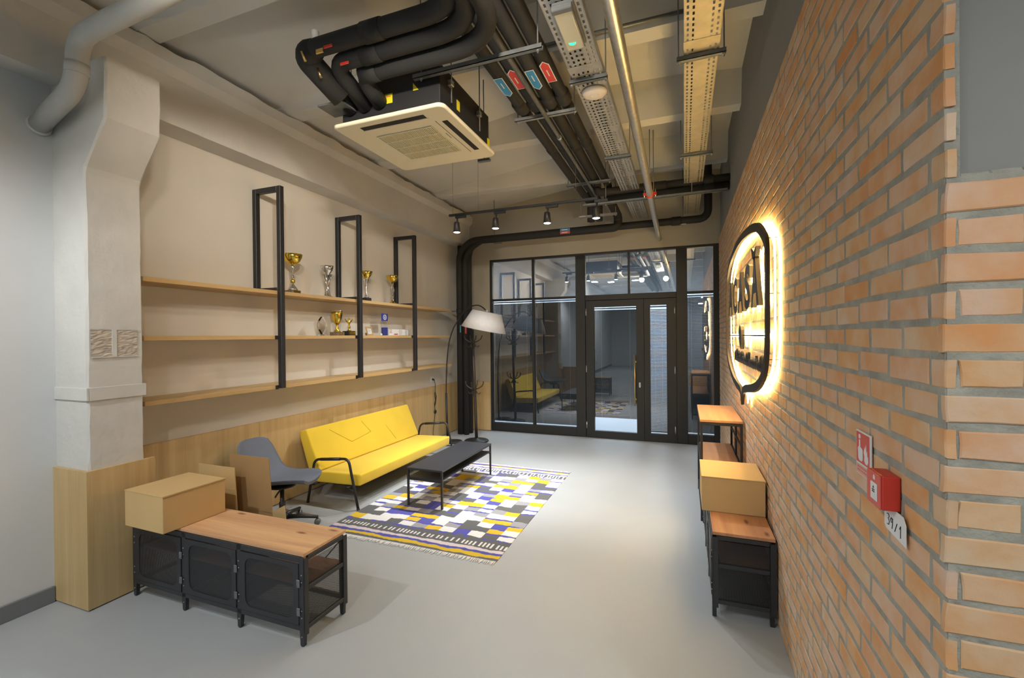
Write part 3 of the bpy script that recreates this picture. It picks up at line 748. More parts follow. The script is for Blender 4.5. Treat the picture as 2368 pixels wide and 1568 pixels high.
obj('seat_shell', chair_shell(), M['greyseat'], ch)
t = MB(); t.lathe([(0.0, 0.40), (0.11, 0.40), (0.12, 0.385), (0.05, 0.365), (0.0, 0.365)], (-3.42, 3.08, 0), 16); obj('seat_plate', t, M['black'], ch)
t = MB(); t.lathe([(0.026, 0.10), (0.026, 0.24), (0.018, 0.245), (0.018, 0.38)], (-3.42, 3.08, 0), 14); obj('gas_column', t, M['black'], ch)
obj('tilt_lever', MB().tube([(-3.40, 3.06, 0.375), (-3.33, 2.95, 0.365), (-3.31, 2.91, 0.35)], 0.007, 8), M['black'], ch)
st = obj('star_base', MB().lathe([(0.0, 0.065), (0.05, 0.065), (0.05, 0.125), (0.03, 0.135), (0.0, 0.135)], (-3.42, 3.08, 0), 16), M['black'], ch)
for k in range(5):
    a = math.radians(36+72*k); ca, sa = math.cos(a), math.sin(a)
    t = MB(); t.tube([(-3.42+ca*0.03, 3.08+sa*0.03, 0.105), (-3.42+ca*0.16, 3.08+sa*0.16, 0.092), (-3.42+ca*0.30, 3.08+sa*0.30, 0.07)], [0.024, 0.019, 0.015], 8); obj('base_arm', t, M['black'], ch)
    c = Vector((-3.42+ca*0.295, 3.08+sa*0.295, 0.027)); ax = Vector((-sa, ca, 0)); t = MB()
    for s in (-1, 1): t.lathe([(0.0, -0.007), (0.022, -0.007), (0.027, -0.003), (0.027, 0.004), (0.022, 0.007), (0.0, 0.007)], c+ax*s*0.014, 14, axis=ax)
    cs = obj('caster', t, M['galvdull'], ch, label='grey twin-wheel caster')
    obj('caster_fork', MB().tube([(c.x, c.y, 0.03), (c.x, c.y, 0.07)], 0.008, 8), M['black'], cs)

# ---------------------------------------------------------------- sofa
so = thing('sofa_bed', 'yellow click-clack sofa with black tubular armrests along the oak wainscot', 'sofa', (-3.4, 4.66, 0))
def cushion(profile, y0, y1, rnd_, name):
    t = bmesh.new(); pts = [t.verts.new((x, y0, z)) for x, z in profile]; f = t.faces.new(pts)
    e = bmesh.ops.extrude_face_region(t, geom=[f]); vs = [g for g in e['geom'] if isinstance(g, bmesh.types.BMVert)]
    for v in vs: v.co.y = y1
    bmesh.ops.recalc_face_normals(t, faces=t.faces[:])
    bmesh.ops.bevel(t, geom=t.edges[:], offset=rnd_, segments=4, profile=0.55, affect='EDGES')
    for f in t.faces: f.smooth = True
    m = MB(); m.add(t); return obj(name, m, M['yellow'], so)
seat = cushion([(-3.725, 0.195), (-3.085, 0.212), (-3.075, 0.335), (-3.70, 0.315)], 3.725, 5.60, 0.022, 'seat_cushion')
back = cushion([(-3.735, 0.275), (-3.585, 0.325), (-3.775, 0.752), (-3.885, 0.715)], 3.715, 5.61, 0.022, 'back_cushion')
def on_back(y, s):   # point on the back cushion's front face, s from seat to top
    return Vector((-3.585-0.190*s+0.003, y, 0.325+0.427*s))
for nm, pts in (('seam', [(4.02, .86), (4.28, .44), (4.30, .42)]), ('seam', [(4.30, .42), (4.66, .52)]), ('seam', [(4.66, .52), (4.56, .86)]), ('seam', [(4.98, .56), (5.08, .12)])):
    t = MB(); t.tube([on_back(y, s) for y, s in pts], 0.0020, 6); obj(nm, t, mat('sofa_seam_thread', (0.56, 0.38, 0.018), 0.9) if 'seam_m' not in M else M['seam_m'], back, label='stitched seam'); M['seam_m'] = bpy.data.materials['sofa_seam_thread']
for y in (3.655, 5.672):
    path = bend([(-3.052, y, 0.012), (-3.165, y, 0.505), (-3.60, y, 0.462), (-3.70, y, 0.012)], 0.065, 7)
    a = obj('armrest_leg_frame', MB().tube(path, 0.0135, 12), M['black'], so)
    obj('arm_sleeve', MB().tube([(-3.27, y, 0.4945), (-3.52, y, 0.4698)], 0.0165, 12), M['black'], a)
    for x in (-3.052, -3.70): obj('foot_cap', MB().lathe([(0.014, 0), (0.016, 0.003), (0.0155, 0.018), (0.013, 0.02)], (x, y, 0), 12), M['black'], a)
t = MB(); t.box(-3.68, -3.26, 3.78, 5.55, 0.180, 0.1985); obj('under_frame', t, M['black'], so)
t = MB()
for x in (-3.24, -3.66): t.tube([(x, 3.70, 0.183), (x, 5.63, 0.183)], 0.011, 10)
for y in (3.655, 5.672): t.tube([(-3.0866, y, 0.183), (-3.24, y+(0.05 if y < 4 else -0.05), 0.183)], 0.009, 8); t.tube([(-3.673, y, 0.183), (-3.66, y+(0.05 if y < 4 else -0.05), 0.183)], 0.009, 8)
obj('cross_tube', t, M['black'], so)

# ---------------------------------------------------------------- coffee table
ct = thing('coffee_table', 'long low black coffee table with lower shelf, standing on the patterned rug', 'table', (-2.455, 4.54, 0.006))
x0, x1, y0, y1, H = -2.662, -2.248, 3.925, 5.150, 0.395
obj('tabletop', MB().box(x0, x1, y0, y1, H-0.022, H, 0.003), M['tabletop'], ct)
for x in (x0+0.002, x1-0.022):
    for y in (y0+0.002, y1-0.022): obj('leg', MB().box(x, x+0.02, y, y+0.02, 0.0065, H-0.022, 0.002), M['black'], ct)
obj('lower_shelf', MB().box(x0+0.006, x1-0.006, y0+0.006, y1-0.006, 0.288, 0.298, 0.002), M['tabletop'], ct)
for y in (y0+0.004, y1-0.018): obj('end_rail', MB().box(x0+0.022, x1-0.022, y, y+0.014, 0.268, 0.292, 0.002), M['black'], ct)

# ---------------------------------------------------------------- rug
RX0, RX1, RY0, RY1 = -3.04, -1.35, 3.17, 5.535
mats_r = [M['rug_w'], M['rug_g'], M['rug_l'], M['rug_y'], M['rug_b'], M['rug_p']]
NX = 96; rr = random.Random(42)
rows = []     # (y_bottom boundary, list of colours per x column)
def flat(c): return [c]*NX
def band(y, h, cols): rows.append((y, h, cols))
y = RY0
for h, c in ((0.032, 1), (0.045, 3), (0.034, 4), (0.045, 5), (0.035, 1)): band(y, h, flat(c)); y += h
def teeth():
    a = []
    k = 0
    while len(a) < NX: a += [1]*rr.choice((1, 1, 2)); a += [0]*1
    return a[:NX]
tt = teeth(); band(y, 0.06, tt); y += 0.06; band(y, 0.05, flat(1)); y += 0.05
mixr = [rr.choice((1, 4, 4, 1)) for _ in range(NX)]
band(y, 0.03, mixr); y += 0.03
yend = RY1-0.036-0.034-0.045-0.03-0.04-0.075-0.03
nb = 17; bh = (yend-y)/nb; cell = 8; nc = NX//cell
motif = ["yWwGwLyWbWGw", "GGwwYgWLGGyw", "GwgbyyWwGwgY", "WLyWLGGwWyyL", "wwGGbwGwLWwG", "yWGwgYwLWLyG", "LyWLWWyyWGGw", "GGwwLGGwbWGw",
         "GwLyWGwgyWLy", "WbyyLWWLYyWw", "wWGGwwGGwLWG", "YLGwLyGwgwyG", "WwLWWWwyyWLw", "GGwyLGGwLWGG", "GwgYyGwLyyGw", "WLWwwLWWLwYW", "yWGGwwGGwyLw"]
cmap = {'w': 0, 'W': 0, 'G': 1, 'g': 4, 'b': 4, 'L': 2, 'Y': 3, 'y': 3}
for r_ in range(nb):
    cols = []
    for c in range(nc): cols += [cmap[motif[r_][c]]]*cell
    sub = bh*0.22
    # thin blue wefts creep in along some cell edges
    edge = list(cols)
    for c in range(nc):
        if rr.random() < 0.42:
            for k in range(cell): edge[c*cell+k] = 4
    band(y, bh-sub, cols); band(y+bh-sub, sub, edge); y += bh
band(y, 0.03, [rr.choice((4, 5, 0, 4)) for _ in range(NX)]); y += 0.03
band(y, 0.075, teeth()); y += 0.075
for h, c in ((0.04, 5), (0.03, 4), (0.045, 0), (0.034, 3)): band(y, h, flat(c)); y += h
band(y, RY1-y, flat(4))
t = MB(); grid = []
bounds = [b[0] for b in rows]+[RY1]
jit = [[0.0]*(NX+1)]
for i, yb in enumerate(bounds):
    edge = i in (0, len(bounds)-1); v = 0; line = []
    for k in range(NX+1):
        v = 0.80*v+rr.uniform(-0.0065, 0.0065); line.append(0 if edge else max(-0.013, min(0.013, v)))
    zz = 0.0052
    grid.append([t.bm.verts.new((RX0+(RX1-RX0)*k/NX+(0 if k in (0, NX) else 0.0), yb+line[k]+0.012*math.sin(k*0.05)*(0.5 if edge else 0.5), zz)) for k in range(NX+1)])
for i, (yy_, h_, cols) in enumerate(rows):
    for k in range(NX):
        f = t.bm.faces.new((grid[i][k], grid[i][k+1], grid[i+1][k+1], grid[i+1][k])); f.material_index = cols[k]
be = [v for v in t.bm.edges if len(v.link_faces) == 1]
ex = bmesh.ops.extrude_edge_only(t.bm, edges=be)
for g in ex['geom']:
    if isinstance(g, bmesh.types.BMVert): g.co.z = 0.0004
rug = thing('rug', 'flat-woven yellow, blue and grey block-patterned rug under the coffee table', 'rug', ((RX0+RX1)/2, (RY0+RY1)/2, 0))
obj('weave', t, mats_r, rug)
for y0_, sg in ((RY0, -1), (RY1, 1)):
    t = MB()
    for k in range(170):
        x = RX0+(RX1-RX0)*(k+0.5)/170; l = rr.uniform(0.045, 0.068); dx = rr.uniform(-.012, .012)
        yb = y0_+0.006*math.sin(k*96/170*0.05)
        t.tube([(x, yb, 0.0035), (x+dx*.5, yb+sg*l*.5, 0.0045), (x+dx, yb+sg*l, 0.0028)], [0.0048, 0.0050, 0.0036], 4)
    obj('fringe', t, M['rug_w'], rug, kind='stuff', label='knotted white fringe')

# ---------------------------------------------------------------- shelving unit by the brick wall
su = thing('shelving_unit', 'tall black steel shelving unit with reddish pine top against the brick wall', 'shelf', (0.31, 4.98, 0))
x0, x1, y0, y1, H = 0.130, 0.488, 4.505, 5.46, 0.94
obj('top', MB().box(x0, x1, y0, y1, H-0.022, H, 0.002), M['piney'], su)
for x in (x0+0.002, x1-0.024):
    for y in (y0+0.002, y1-0.024): obj('post', MB().box(x, x+0.022, y, y+0.022, 0, H-0.022, 0.002), M['blackpaint'], su)
obj('post', MB().box(x1-0.022, x1-0.004, 4.98, 5.0, 0.1, H-0.03, 0.002), M['blackpaint'], su)
for z in (0.09, 0.50, H-0.05):
    for x in (x0+0.002, x1-0.020): obj('side_rail', MB().box(x, x+0.018, y0+0.024, y1-0.024, z, z+0.026, 0.002), M['blackpaint'], su)
    for y in (y0+0.002, y1-0.020): obj('end_rail', MB().box(x0+0.024, x1-0.024, y, y+0.018, z, z+0.026, 0.002), M['blackpaint'], su)
for a, b in ((y0+0.03, 4.983), (4.986, y1-0.03)): obj('shelf_board', MB().box(x0+0.024, x1-0.026, a, b, 0.515, 0.533, 0.002), M['piney'], su)
t = MB(); t.quad([(x0+.02, y0+.02, 0.11), (x1-.02, y0+.02, 0.11), (x1-.02, y1-.02, 0.11), (x0+.02, y1-.02, 0.11)]); obj('bottom_shelf', t, M['mesh'], su, uv=lambda c: (c.x, c.y), label='black mesh bottom shelf')
obj('back_stretcher', MB().box(x1-0.020, x1-0.006, y0+0.03, y1-0.03, 0.70, 0.72), M['blackpaint'], su)

# ---------------------------------------------------------------- oak wall shelves and their black frames
for z, lb in ((2.165, 'topmost oak wall shelf, carrying four trophies'), (1.733, 'middle oak wall shelf with trophies, small flag and framed certificate'), (1.255, 'lowest oak wall shelf, empty, above the yellow sofa')):
    s = obj('wall_shelf', MB().box(-3.968, -3.655, 2.11, 6.74, z-0.0175, z+0.0175, 0.0015), M['oaky'])
    tag(s, lb, 'shelf', 'oak wall shelves')
for y, lb in ((3.285, 'black square-tube shelf frame nearest the column'), (4.415, 'black square-tube shelf frame between the silver cup and the dark-based cup'), (5.60, 'black square-tube shelf frame farthest from the column')):
    r = thing('shelf_frame', lb, 'frame', (-3.63, y, 1.25), 'black shelf frames'); a = 0.024
    obj('front_post', MB().box(-3.653, -3.605, y-a, y+a, 1.245, 3.19, 0.003), M['black'], r)
    obj('back_post', MB().box(-3.968, -3.92, y-a, y+a, 2.184, 3.19, 0.003), M['black'], r)
    obj('top_bar', MB().box(-3.92, -3.653, y-a, y+a, 3.142, 3.19, 0.003), M['black'], r)
    obj('bottom_bar', MB().box(-3.92, -3.653, y-a, y+a, 2.184, 2.215, 0.003), M['black'], r)
    for z in (1.733, 1.255): obj('shelf_clip', MB().box(-3.656, -3.648, y-a-0.03, y-a, z-0.02, z+0.018), M['black'], r)

# ---------------------------------------------------------------- trophies and keepsakes
G = 'trophies on the wall shelves'; XS = -3.80; ZT, ZM = 2.1830, 1.7510
def cup(t, c, prof, n=28): t.lathe(prof, c, n); return t
def bowl(rad, z0, z1, thin=0.004):
    h = z1-z0; o = [(0.010, z0), (rad*0.45, z0+h*0.10), (rad*0.74, z0+h*0.34), (rad*0.92, z0+h*0.68), (rad, z1)]
    return o+[(r-thin, z+0.001) for r, z in o[::-1] if r > 0.02]+[(0.0, z0+h*0.14)]
# 1: gold bowl, silver stem, gold knob
r = thing('trophy', 'tall trophy with wide gold bowl and gold knob on silver stem, nearest the column', 'trophy', (XS, 3.587, ZT), G); c = (XS, 3.587, ZT)
t = MB(); t.box(XS-0.055, XS+0.055, 3.532, 3.642, ZT, ZT+0.038, 0.003); b = obj('plinth', t, M['marble'], r)
obj('name_plate', MB().box(XS+0.055, XS+0.057, 3.545, 3.63, ZT+0.006, ZT+0.032), M['gold'], b)
obj('stem', cup(MB(), c, [(0.050, 0.038), (0.045, 0.055), (0.030, 0.078), (0.012, 0.10), (0.008, 0.115)]+[(0.010+0.004*math.sin(k*1.1), 0.155+0.0125*k) for k in range(9)]+[(0.022, 0.268), (0.026, 0.282), (0.014, 0.296), (0.008, 0.305)]), M['silver'], r)
obj('knob', cup(MB(), c, [(0.006, 0.112), (0.020, 0.118), (0.025, 0.134), (0.020, 0.150), (0.006, 0.157)]), M['gold'], r, label='gold knob')
obj('bowl', cup(MB(), c, bowl(0.098, 0.303, 0.412)), M['gold'], r, label='wide gold bowl')
# 2: silver cup on crossed blades
yc = 4.075; r = thing('trophy', 'silver cup trophy on crossed slender blades, no gold, upper shelf', 'trophy', (XS, yc, ZT), G); c = (XS, yc, ZT)
obj('foot', cup(MB(), c, [(0.066, 0.0), (0.066, 0.010), (0.050, 0.018), (0.022, 0.030), (0.0, 0.032)]), M['silver'], r)
for k in range(4):
    a = k*PI/2+0.4; ca, sa = math.cos(a), math.sin(a)
    obj('blade', MB().tube([(XS+ca*0.026, yc+sa*0.026, ZT+0.022), (XS+ca*0.006, yc+sa*0.006, ZT+0.11), (XS-ca*0.014, yc-sa*0.014, ZT+0.17), (XS-ca*0.042, yc-sa*0.042, ZT+0.262)], [0.011, 0.007, 0.008, 0.012], 8), M['silver'], r)
obj('bowl', cup(MB(), c, [(0.0, 0.252), (0.030, 0.256)]+bowl(0.070, 0.264, 0.362)[1:]), M['silver'], r)
obj('handle', MB().tube([(XS+0.02, yc-0.06, ZT+0.29), (XS+0.03, yc-0.10, ZT+0.31), (XS+0.03, yc-0.115, ZT+0.345)], 0.004, 6), M['silver'], r)
# 3: gold cone bowl, dark block base
yc = 4.752; r = thing('trophy', 'gold-bowl trophy with fluted silver stem on dark block base', 'trophy', (XS, yc, ZT), G); c = (XS, yc, ZT)
obj('plinth', MB().box(XS-0.045, XS+0.045, yc-0.045, yc+0.045, ZT, ZT+0.05, 0.003), M['black'], r, label='dark block base')
obj('stem', cup(MB(), c, [(0.036, 0.05), (0.028, 0.066), (0.014, 0.10), (0.011, 0.145), (0.017, 0.165), (0.012, 0.185), (0.013, 0.215), (0.020, 0.25), (0.030, 0.285), (0.034, 0.30)], 16), M['silver'], r)
for sg in (-1, 1): obj('fin', MB().tube([(XS, yc+sg*0.012, ZT+0.19), (XS, yc+sg*0.034, ZT+0.25), (XS, yc+sg*0.058, ZT+0.318)], [0.003, 0.006, 0.004], 6), M['silver'], r)
obj('bowl', cup(MB(), c, [(0.0, 0.262), (0.012, 0.268), (0.046, 0.315), (0.070, 0.352), (0.080, 0.388), (0.076, 0.389), (0.064, 0.352), (0.0, 0.29)]), M['gold'], r, label='gold conical bowl')
# 4: gold bowl on a silver twisted figure stem
yc = 5.305; r = thing('trophy', 'gold-bowl trophy on twisted silver loop stem, overlapping the farthest frame', 'trophy', (XS, yc, ZT), G); c = (XS, yc, ZT)
obj('plinth', cup(MB(), c, [(0.068, 0.0), (0.068, 0.014), (0.045, 0.020), (0.032, 0.034), (0.018, 0.05), (0.0, 0.052)]), M['gold'], r, label='gold round foot')
for ph in (0, PI):
    obj('loop', MB().tube([(XS+0.012*math.cos(ph+k*0.55)*(0.6+1.2*math.sin(PI*k/12)), yc+0.017*math.sin(ph+k*0.55)*(0.6+1.2*math.sin(PI*k/12)), ZT+0.048+0.021*k) for k in range(13)], [0.010]+[0.008]*11+[0.010], 8), M['silver'], r)
obj('collar', cup(MB(), c, [(0.0, 0.125), (0.022, 0.13), (0.026, 0.14), (0.020, 0.15), (0.0, 0.154)]), M['silver'], r)
obj('bowl', cup(MB(), c, bowl(0.084, 0.302, 0.402)), M['gold'], r, label='gold bowl')
# crystal award
yc = 3.985; r = thing('crystal_award', 'clear crystal teardrop award on the middle shelf', 'trophy', (XS, yc, ZM), G)
t = MB()
def tear(n=14): return [(0.058*math.sin(PI*k/n)**0.8*(1.0 if k > n*0.4 else 0.55+0.45*k/(n*0.4)), 0.012+0.20*k/n) for k in range(n+1)]
A = [(yc+a, ZM+b) for a, b in tear()]+[(yc-a, ZM+b) for a, b in tear()[::-1][1:-1]]
t.prism(A, XS-0.014, XS+0.014, 'YZ'); obj('drop', t, M['crystal'], r)
obj('foot', MB().box(XS-0.03, XS+0.03, yc-0.045, yc+0.045, ZM, ZM+0.014, 0.003), M['crystal'], r)
# 5: big gold urn
yc = 4.222; r = thing('trophy', 'gold urn trophy with lid rim on brown marble block, middle shelf', 'trophy', (XS, yc, ZM), G); c = (XS, yc, ZM)
b = obj('plinth', MB().box(XS-0.055, XS+0.055, yc-0.062, yc+0.062, ZM, ZM+0.042, 0.003), M['marble'], r)
obj('stem', cup(MB(), c, [(0.040, 0.042), (0.034, 0.055), (0.014, 0.075), (0.020, 0.088), (0.012, 0.104), (0.016, 0.130)]), M['gold'], r)
obj('bowl', cup(MB(), c, [(0.0, 0.125), (0.018, 0.128), (0.038, 0.155), (0.056, 0.205), (0.064, 0.255), (0.064, 0.278), (0.0, 0.270)]), M['gold'], r)
obj('rim', cup(MB(), c, [(0.060, 0.279), (0.068, 0.281), (0.068, 0.290), (0.056, 0.292), (0.0, 0.286)]), M['silver'], r, label='silver rim')
obj('medal', MB().lathe([(0.0, 0.002), (0.012, 0.002), (0.012, 0)], (XS+0.060, yc, ZM+0.02), 12, axis=(1, 0, 0)), M['gold'], b)
# 6: winged figure
yc = 4.425; r = thing('trophy', 'small gold winged-figure trophy on black block, beside the gold urn', 'trophy', (XS, yc, ZM), G); c = (XS, yc, ZM)
b = obj('plinth', MB().box(XS-0.05, XS+0.05, yc-0.058, yc+0.058, ZM, ZM+0.055, 0.003), M['black'], r, label='black block base')
obj('name_plate', MB().box(XS+0.05, XS+0.0515, yc-0.045, yc+0.05, ZM+0.008, ZM+0.046), M['gold'], b)
obj('figure', cup(MB(), c, [(0.026, 0.055), (0.024, 0.064), (0.010, 0.075), (0.013, 0.09), (0.017, 0.105), (0.010, 0.125), (0.012, 0.138), (0.017, 0.160), (0.018, 0.172), (0.006, 0.182), (0.010, 0.190), (0.012, 0.200), (0.008, 0.210), (0.0, 0.212)], 14), M['gold'], r)
for sg in (-1, 1):
    t = MB(); t.prism([(yc+sg*0.008, ZM+0.168), (yc+sg*0.040, ZM+0.178), (yc+sg*0.070, ZM+0.205), (yc+sg*0.062, ZM+0.186), (yc+sg*0.045, ZM+0.164), (yc+sg*0.012, ZM+0.148)][::sg], XS-0.008, XS-0.002, 'YZ'); obj('wing', t, M['gold'], r)
# framed certificate
r = thing('certificate_frame', 'small oak-framed certificate leaning back on the middle shelf', 'picture frame', (XS, 4.82, ZM)); r.rotation_euler = (0, -0.22, 0.25)
t = MB(); t.ringprism([(-0.085, 0), (0.085, 0), (0.085, 0.115), (-0.085, 0.115)], [(-0.062, 0.020), (0.062, 0.020), (0.062, 0.096), (-0.062, 0.096)], -0.006, 0.006, 'YZ'); obj('border', t, M['oaky'], r, local=True)
obj('certificate', MB().box(-0.003, 0.001, -0.062, 0.062, 0.020, 0.096), M['paper'], r, local=True)
t = MB()
for z, a in ((0.078, 0.035), (0.066, 0.045), (0.056, 0.04), (0.042, 0.02)): t.box(0.001, 0.0016, -a, a, z, z+0.002)
obj('print', t, M['marble'], r, local=True)
obj('strut', MB().box(-0.052, -0.004, -0.02, 0.02, 0.0, 0.045), M['marble'], r, local=True)
# desk flag
r = thing('desk_flag', 'small blue desk flag with white ring emblem on a thin pole', 'flag', (XS+0.02, 5.02, ZM)); X = XS+0.02
obj('foot', MB().lathe([(0.0, 0.026), (0.012, 0.024), (0.016, 0.014), (0.014, 0.0)], (X, 5.02, ZM), 14), M['white'], r, label='white ball foot')
obj('pole', MB().tube([(X, 5.02, ZM+0.02), (X, 5.02, ZM+0.298)], 0.0022, 6), M['silver'], r)
t = MB(); n = 8; q = [[t.bm.verts.new((X+0.004*math.sin(k*0.8), 5.022+0.158*k/n*0.92, ZM+z)) for k in range(n+1)] for z in (0.196, 0.294)]
for k in range(n): t.bm.faces.new((q[0][k], q[0][k+1], q[1][k+1], q[1][k]))
fl = obj('cloth', t, M['navy'], r)
def ring(c, r0, r1, n=24): return ([(c[0]+r0*math.cos(2*PI*k/n), c[1]+r0*math.sin(2*PI*k/n)) for k in range(n)], [(c[0]+r1*math.cos(2*PI*k/n), c[1]+r1*math.sin(2*PI*k/n)) for k in range(n)])
t = MB(); t.ringprism(*ring((5.096, ZM+0.245), 0.036, 0.027), X+0.0045, X+0.0055); t.prism([(5.087, ZM+0.232), (5.096, ZM+0.225), (5.106, ZM+0.232), (5.104, ZM+0.262), (5.096, ZM+0.255), (5.089, ZM+0.262)], X+0.0045, X+0.0055, 'YZ'); obj('emblem', t, M['white'], fl, label='white ring emblem')
# navy box, striped plaque, white box
s = obj('presentation_box', MB().box(XS-0.02, XS+0.02, 5.075, 5.165, ZM, ZM+0.108, 0.003), M['navy']); tag(s, 'upright navy blue presentation box beside the desk flag', 'box')
r = thing('plaque', 'low white plaque with red bars lying between the navy and white boxes', 'plaque', (XS, 5.30, ZM))
obj('board', MB().box(XS-0.025, XS+0.025, 5.19, 5.42, ZM, ZM+0.086, 0.002), M['paper'], r)
for z, a, b in ((0.072, 5.20, 5.25), (0.052, 5.20, 5.245), (0.036, 5.20, 5.25), (0.008, 5.30, 5.385)): obj('red_bar', MB().box(XS+0.025, XS+0.0262, a, b, ZM+z, ZM+z+(0.007 if z > 0.01 else 0.018)), M['pinkred'], r)
s = obj('card_box', MB().box(XS-0.04, XS+0.04, 5.48, 5.555, ZM, ZM+0.086, 0.003), M['paper']); tag(s, 'small white card box at the right of the shelf keepsakes', 'box')
s = obj('card_stand', MB().box(XS-0.02, XS+0.02, 5.645, 5.70, ZM, ZM+0.078, 0.003), M['paper']); tag(s, 'white card standing just beyond the farthest shelf frame', 'card')

# ---------------------------------------------------------------- arc floor lamp, coat stand, socket
la = thing('arc_lamp', 'arched black floor lamp with tilted white fabric shade, behind the sofa', 'lamp', (-3.53, 6.56, 0)); yl = 6.55
obj('base', MB().lathe([(0.135, 0.0), (0.135, 0.018), (0.128, 0.024), (0.0, 0.026)], (-3.53, 6.56, 0), 28), M['black'], la)
obj('pole', MB().tube([(-3.645, yl, 0.02), (-3.660, yl, 0.80)], 0.017, 12), M['black'], la)
arc = [(-3.660, 0.79), (-3.655, 1.05), (-3.64, 1.33), (-3.60, 1.62), (-3.53, 1.83), (-3.43, 1.995), (-3.32, 2.12), (-3.20, 2.205), (-3.08, 2.225), (-3.00, 2.195), (-2.94, 2.145)]
obj('arc_tube', MB().tube(spline([(x, yl, z) for x, z in arc]), 0.010, 10), M['black'], la)
ax = Vector((0.21, 0.02, 1.0)).normalized()*-1; topc = Vector((-2.915, yl, 2.112))
sh = obj('shade', MB().lathe([(0.235, 0.0), (0.362, 0.285), (0.359, 0.285), (0.232, 0.0)], topc-Vector((0, 0, 0)), 36, axis=-(-ax)), M['whitelamp'], la, label='tilted white fabric shade')
t = MB(); t.lathe([(0.0, -0.03), (0.012, -0.028), (0.016, 0.0), (0.022, 0.05), (0.0, 0.06)], topc, 12, axis=ax); obj('finial', t, M['white'], la)
t = MB()
for k in range(3):
    a = 2*PI*k/3; q = Vector((0, 0, 1)).rotation_difference(ax); t.tube([topc+ax*0.01, topc+(q @ Vector((0.233*math.cos(a), 0.233*math.sin(a), 0.002)))], 0.003, 6)
obj('spider', t, M['black'], la)
cs = thing('coat_stand', 'dark bentwood coat stand with double rings of hooks by the glazed wall', 'coat stand', (-3.205, 6.73, 0)); X, Y = -3.205, 6.73
obj('base', MB().lathe([(0.20, 0.0), (0.20, 0.018), (0.185, 0.028), (0.05, 0.034), (0.035, 0.06), (0.0, 0.06)], (X, Y, 0), 32), M['black'], cs)
dk = mat('dark_lacquered_metal', (0.035, 0.024, 0.018), 0.35, spec=0.6)
obj('pole', MB().tube([(X, Y, 0.05), (X-0.012, Y, 0.5), (X-0.03, Y, 1.0), (X-0.05, Y, 1.84)], [0.026, 0.025, 0.023, 0.019], 14), dk, cs)
for zc, R_, n, zz, pre in ((0.83, 0.155, 4, 0.16, 'hook'), (1.60, 0.155, 4, 0.14, 'hook')):
    px = X-0.028 if zc < 1 else X-0.045
    for k in range(n):
        a = 2*PI*k/n+0.12; ca, sa = math.cos(a), math.sin(a)
        obj('hook', MB().tube([(px+ca*0.02, Y+sa*0.02, zc+0.03), (px+ca*0.075, Y+sa*0.075, zc+0.045), (px+ca*R_*0.86, Y+sa*R_*0.86, zc+0.085), (px+ca*R_, Y+sa*R_, zc+0.135), (px+ca*R_*0.97, Y+sa*R_*0.97, zc+zz)], [0.011, 0.009, 0.009, 0.008, 0.010], 8), dk, cs)
        obj('lower_hook', MB().tube([(px+ca*0.018, Y+sa*0.018, zc+0.02), (px+ca*0.05, Y+sa*0.05, zc-0.035), (px+ca*0.085, Y+sa*0.085, zc-0.05), (px+ca*0.10, Y+sa*0.10, zc-0.02)], [0.010, 0.008, 0.007, 0.008], 8), dk, cs)
r = thing('wall_socket', 'white wall socket above the wainscot with a black plug in it', 'socket', (-3.969, 6.61, 1.015))
obj('plate', MB().box(-3.970, -3.960, 6.565, 6.655, 0.97, 1.06, 0.004), M['white'], r); obj('face', MB().lathe([(0.026, 0), (0.026, 0.004), (0.0, 0.004)], (-3.96, 6.61, 1.015), 16, axis=(1, 0, 0)), M['offwhite'], r)
r = thing('lamp_cord', 'black lamp cord with inline foot switch hanging from the wall socket', 'cord', (-3.94, 6.61, 1.015))
obj('plug', MB().tube([(-3.955, 6.61, 1.015), (-3.925, 6.61, 1.01), (-3.915, 6.612, 0.99)], [0.016, 0.014, 0.006], 8), M['black'], r)
obj('cable', MB().tube([(-3.918, 6.612, 0.995), (-3.93, 6.66, 0.93), (-3.938, 6.67, 0.82), (-3.935, 6.64, 0.74), (-3.935, 6.672, 0.66), (-3.94, 6.645, 0.60), (-3.935, 6.66, 0.47), (-3.938, 6.63, 0.30), (-3.935, 6.58, 0.12), (-3.90, 6.56, 0.012), (-3.72, 6.57, 0.008), (-3.63, 6.56, 0.012)], 0.0045, 6), M['black'], r)
obj('tied_loop', MB().tube([(-3.93, 6.655, 0.80), (-3.925, 6.675, 0.72), (-3.925, 6.655, 0.63), (-3.93, 6.64, 0.56)], [0.006, 0.010, 0.010, 0.005], 6), M['black'], r)
obj('switch', MB().lathe([(0.0, 0.012), (0.028, 0.010), (0.034, 0.0), (0.028, -0.010), (0.0, -0.012)], (-3.932, 6.655, 0.465), 16, axis=(1, 0, 0)), M['black'], r)
# crinkled film on the column
rr2 = random.Random(9)
t = MB(); ny, nz = 14, 22; q = []
for i in range(nz+1):
    q.append([t.bm.verts.new((-3.5475+rr2.uniform(-.002, .003), 1.742+0.262*k/ny, 1.612+0.182*i/nz)) for k in range(ny+1)])
for a, b in zip(q, q[1:]):
    for k in range(ny): t.bm.faces.new((a[k], a[k+1], b[k+1], b[k]))
r = thing('film_sheet', 'crinkled transparent film patch stuck on the white column', 'film', (-3.547, 1.87, 1.70))
obj('film', t, M['film'], r)
t = MB()
for z in (1.607, 1.790): t.box(-3.549, -3.5455, 1.735, 2.012, z, z+0.006)
t.box(-3.549, -3.5435, 1.858, 1.884, 1.612, 1.794); obj('tape', t, M['plaster'], r, label='pale tape strips')

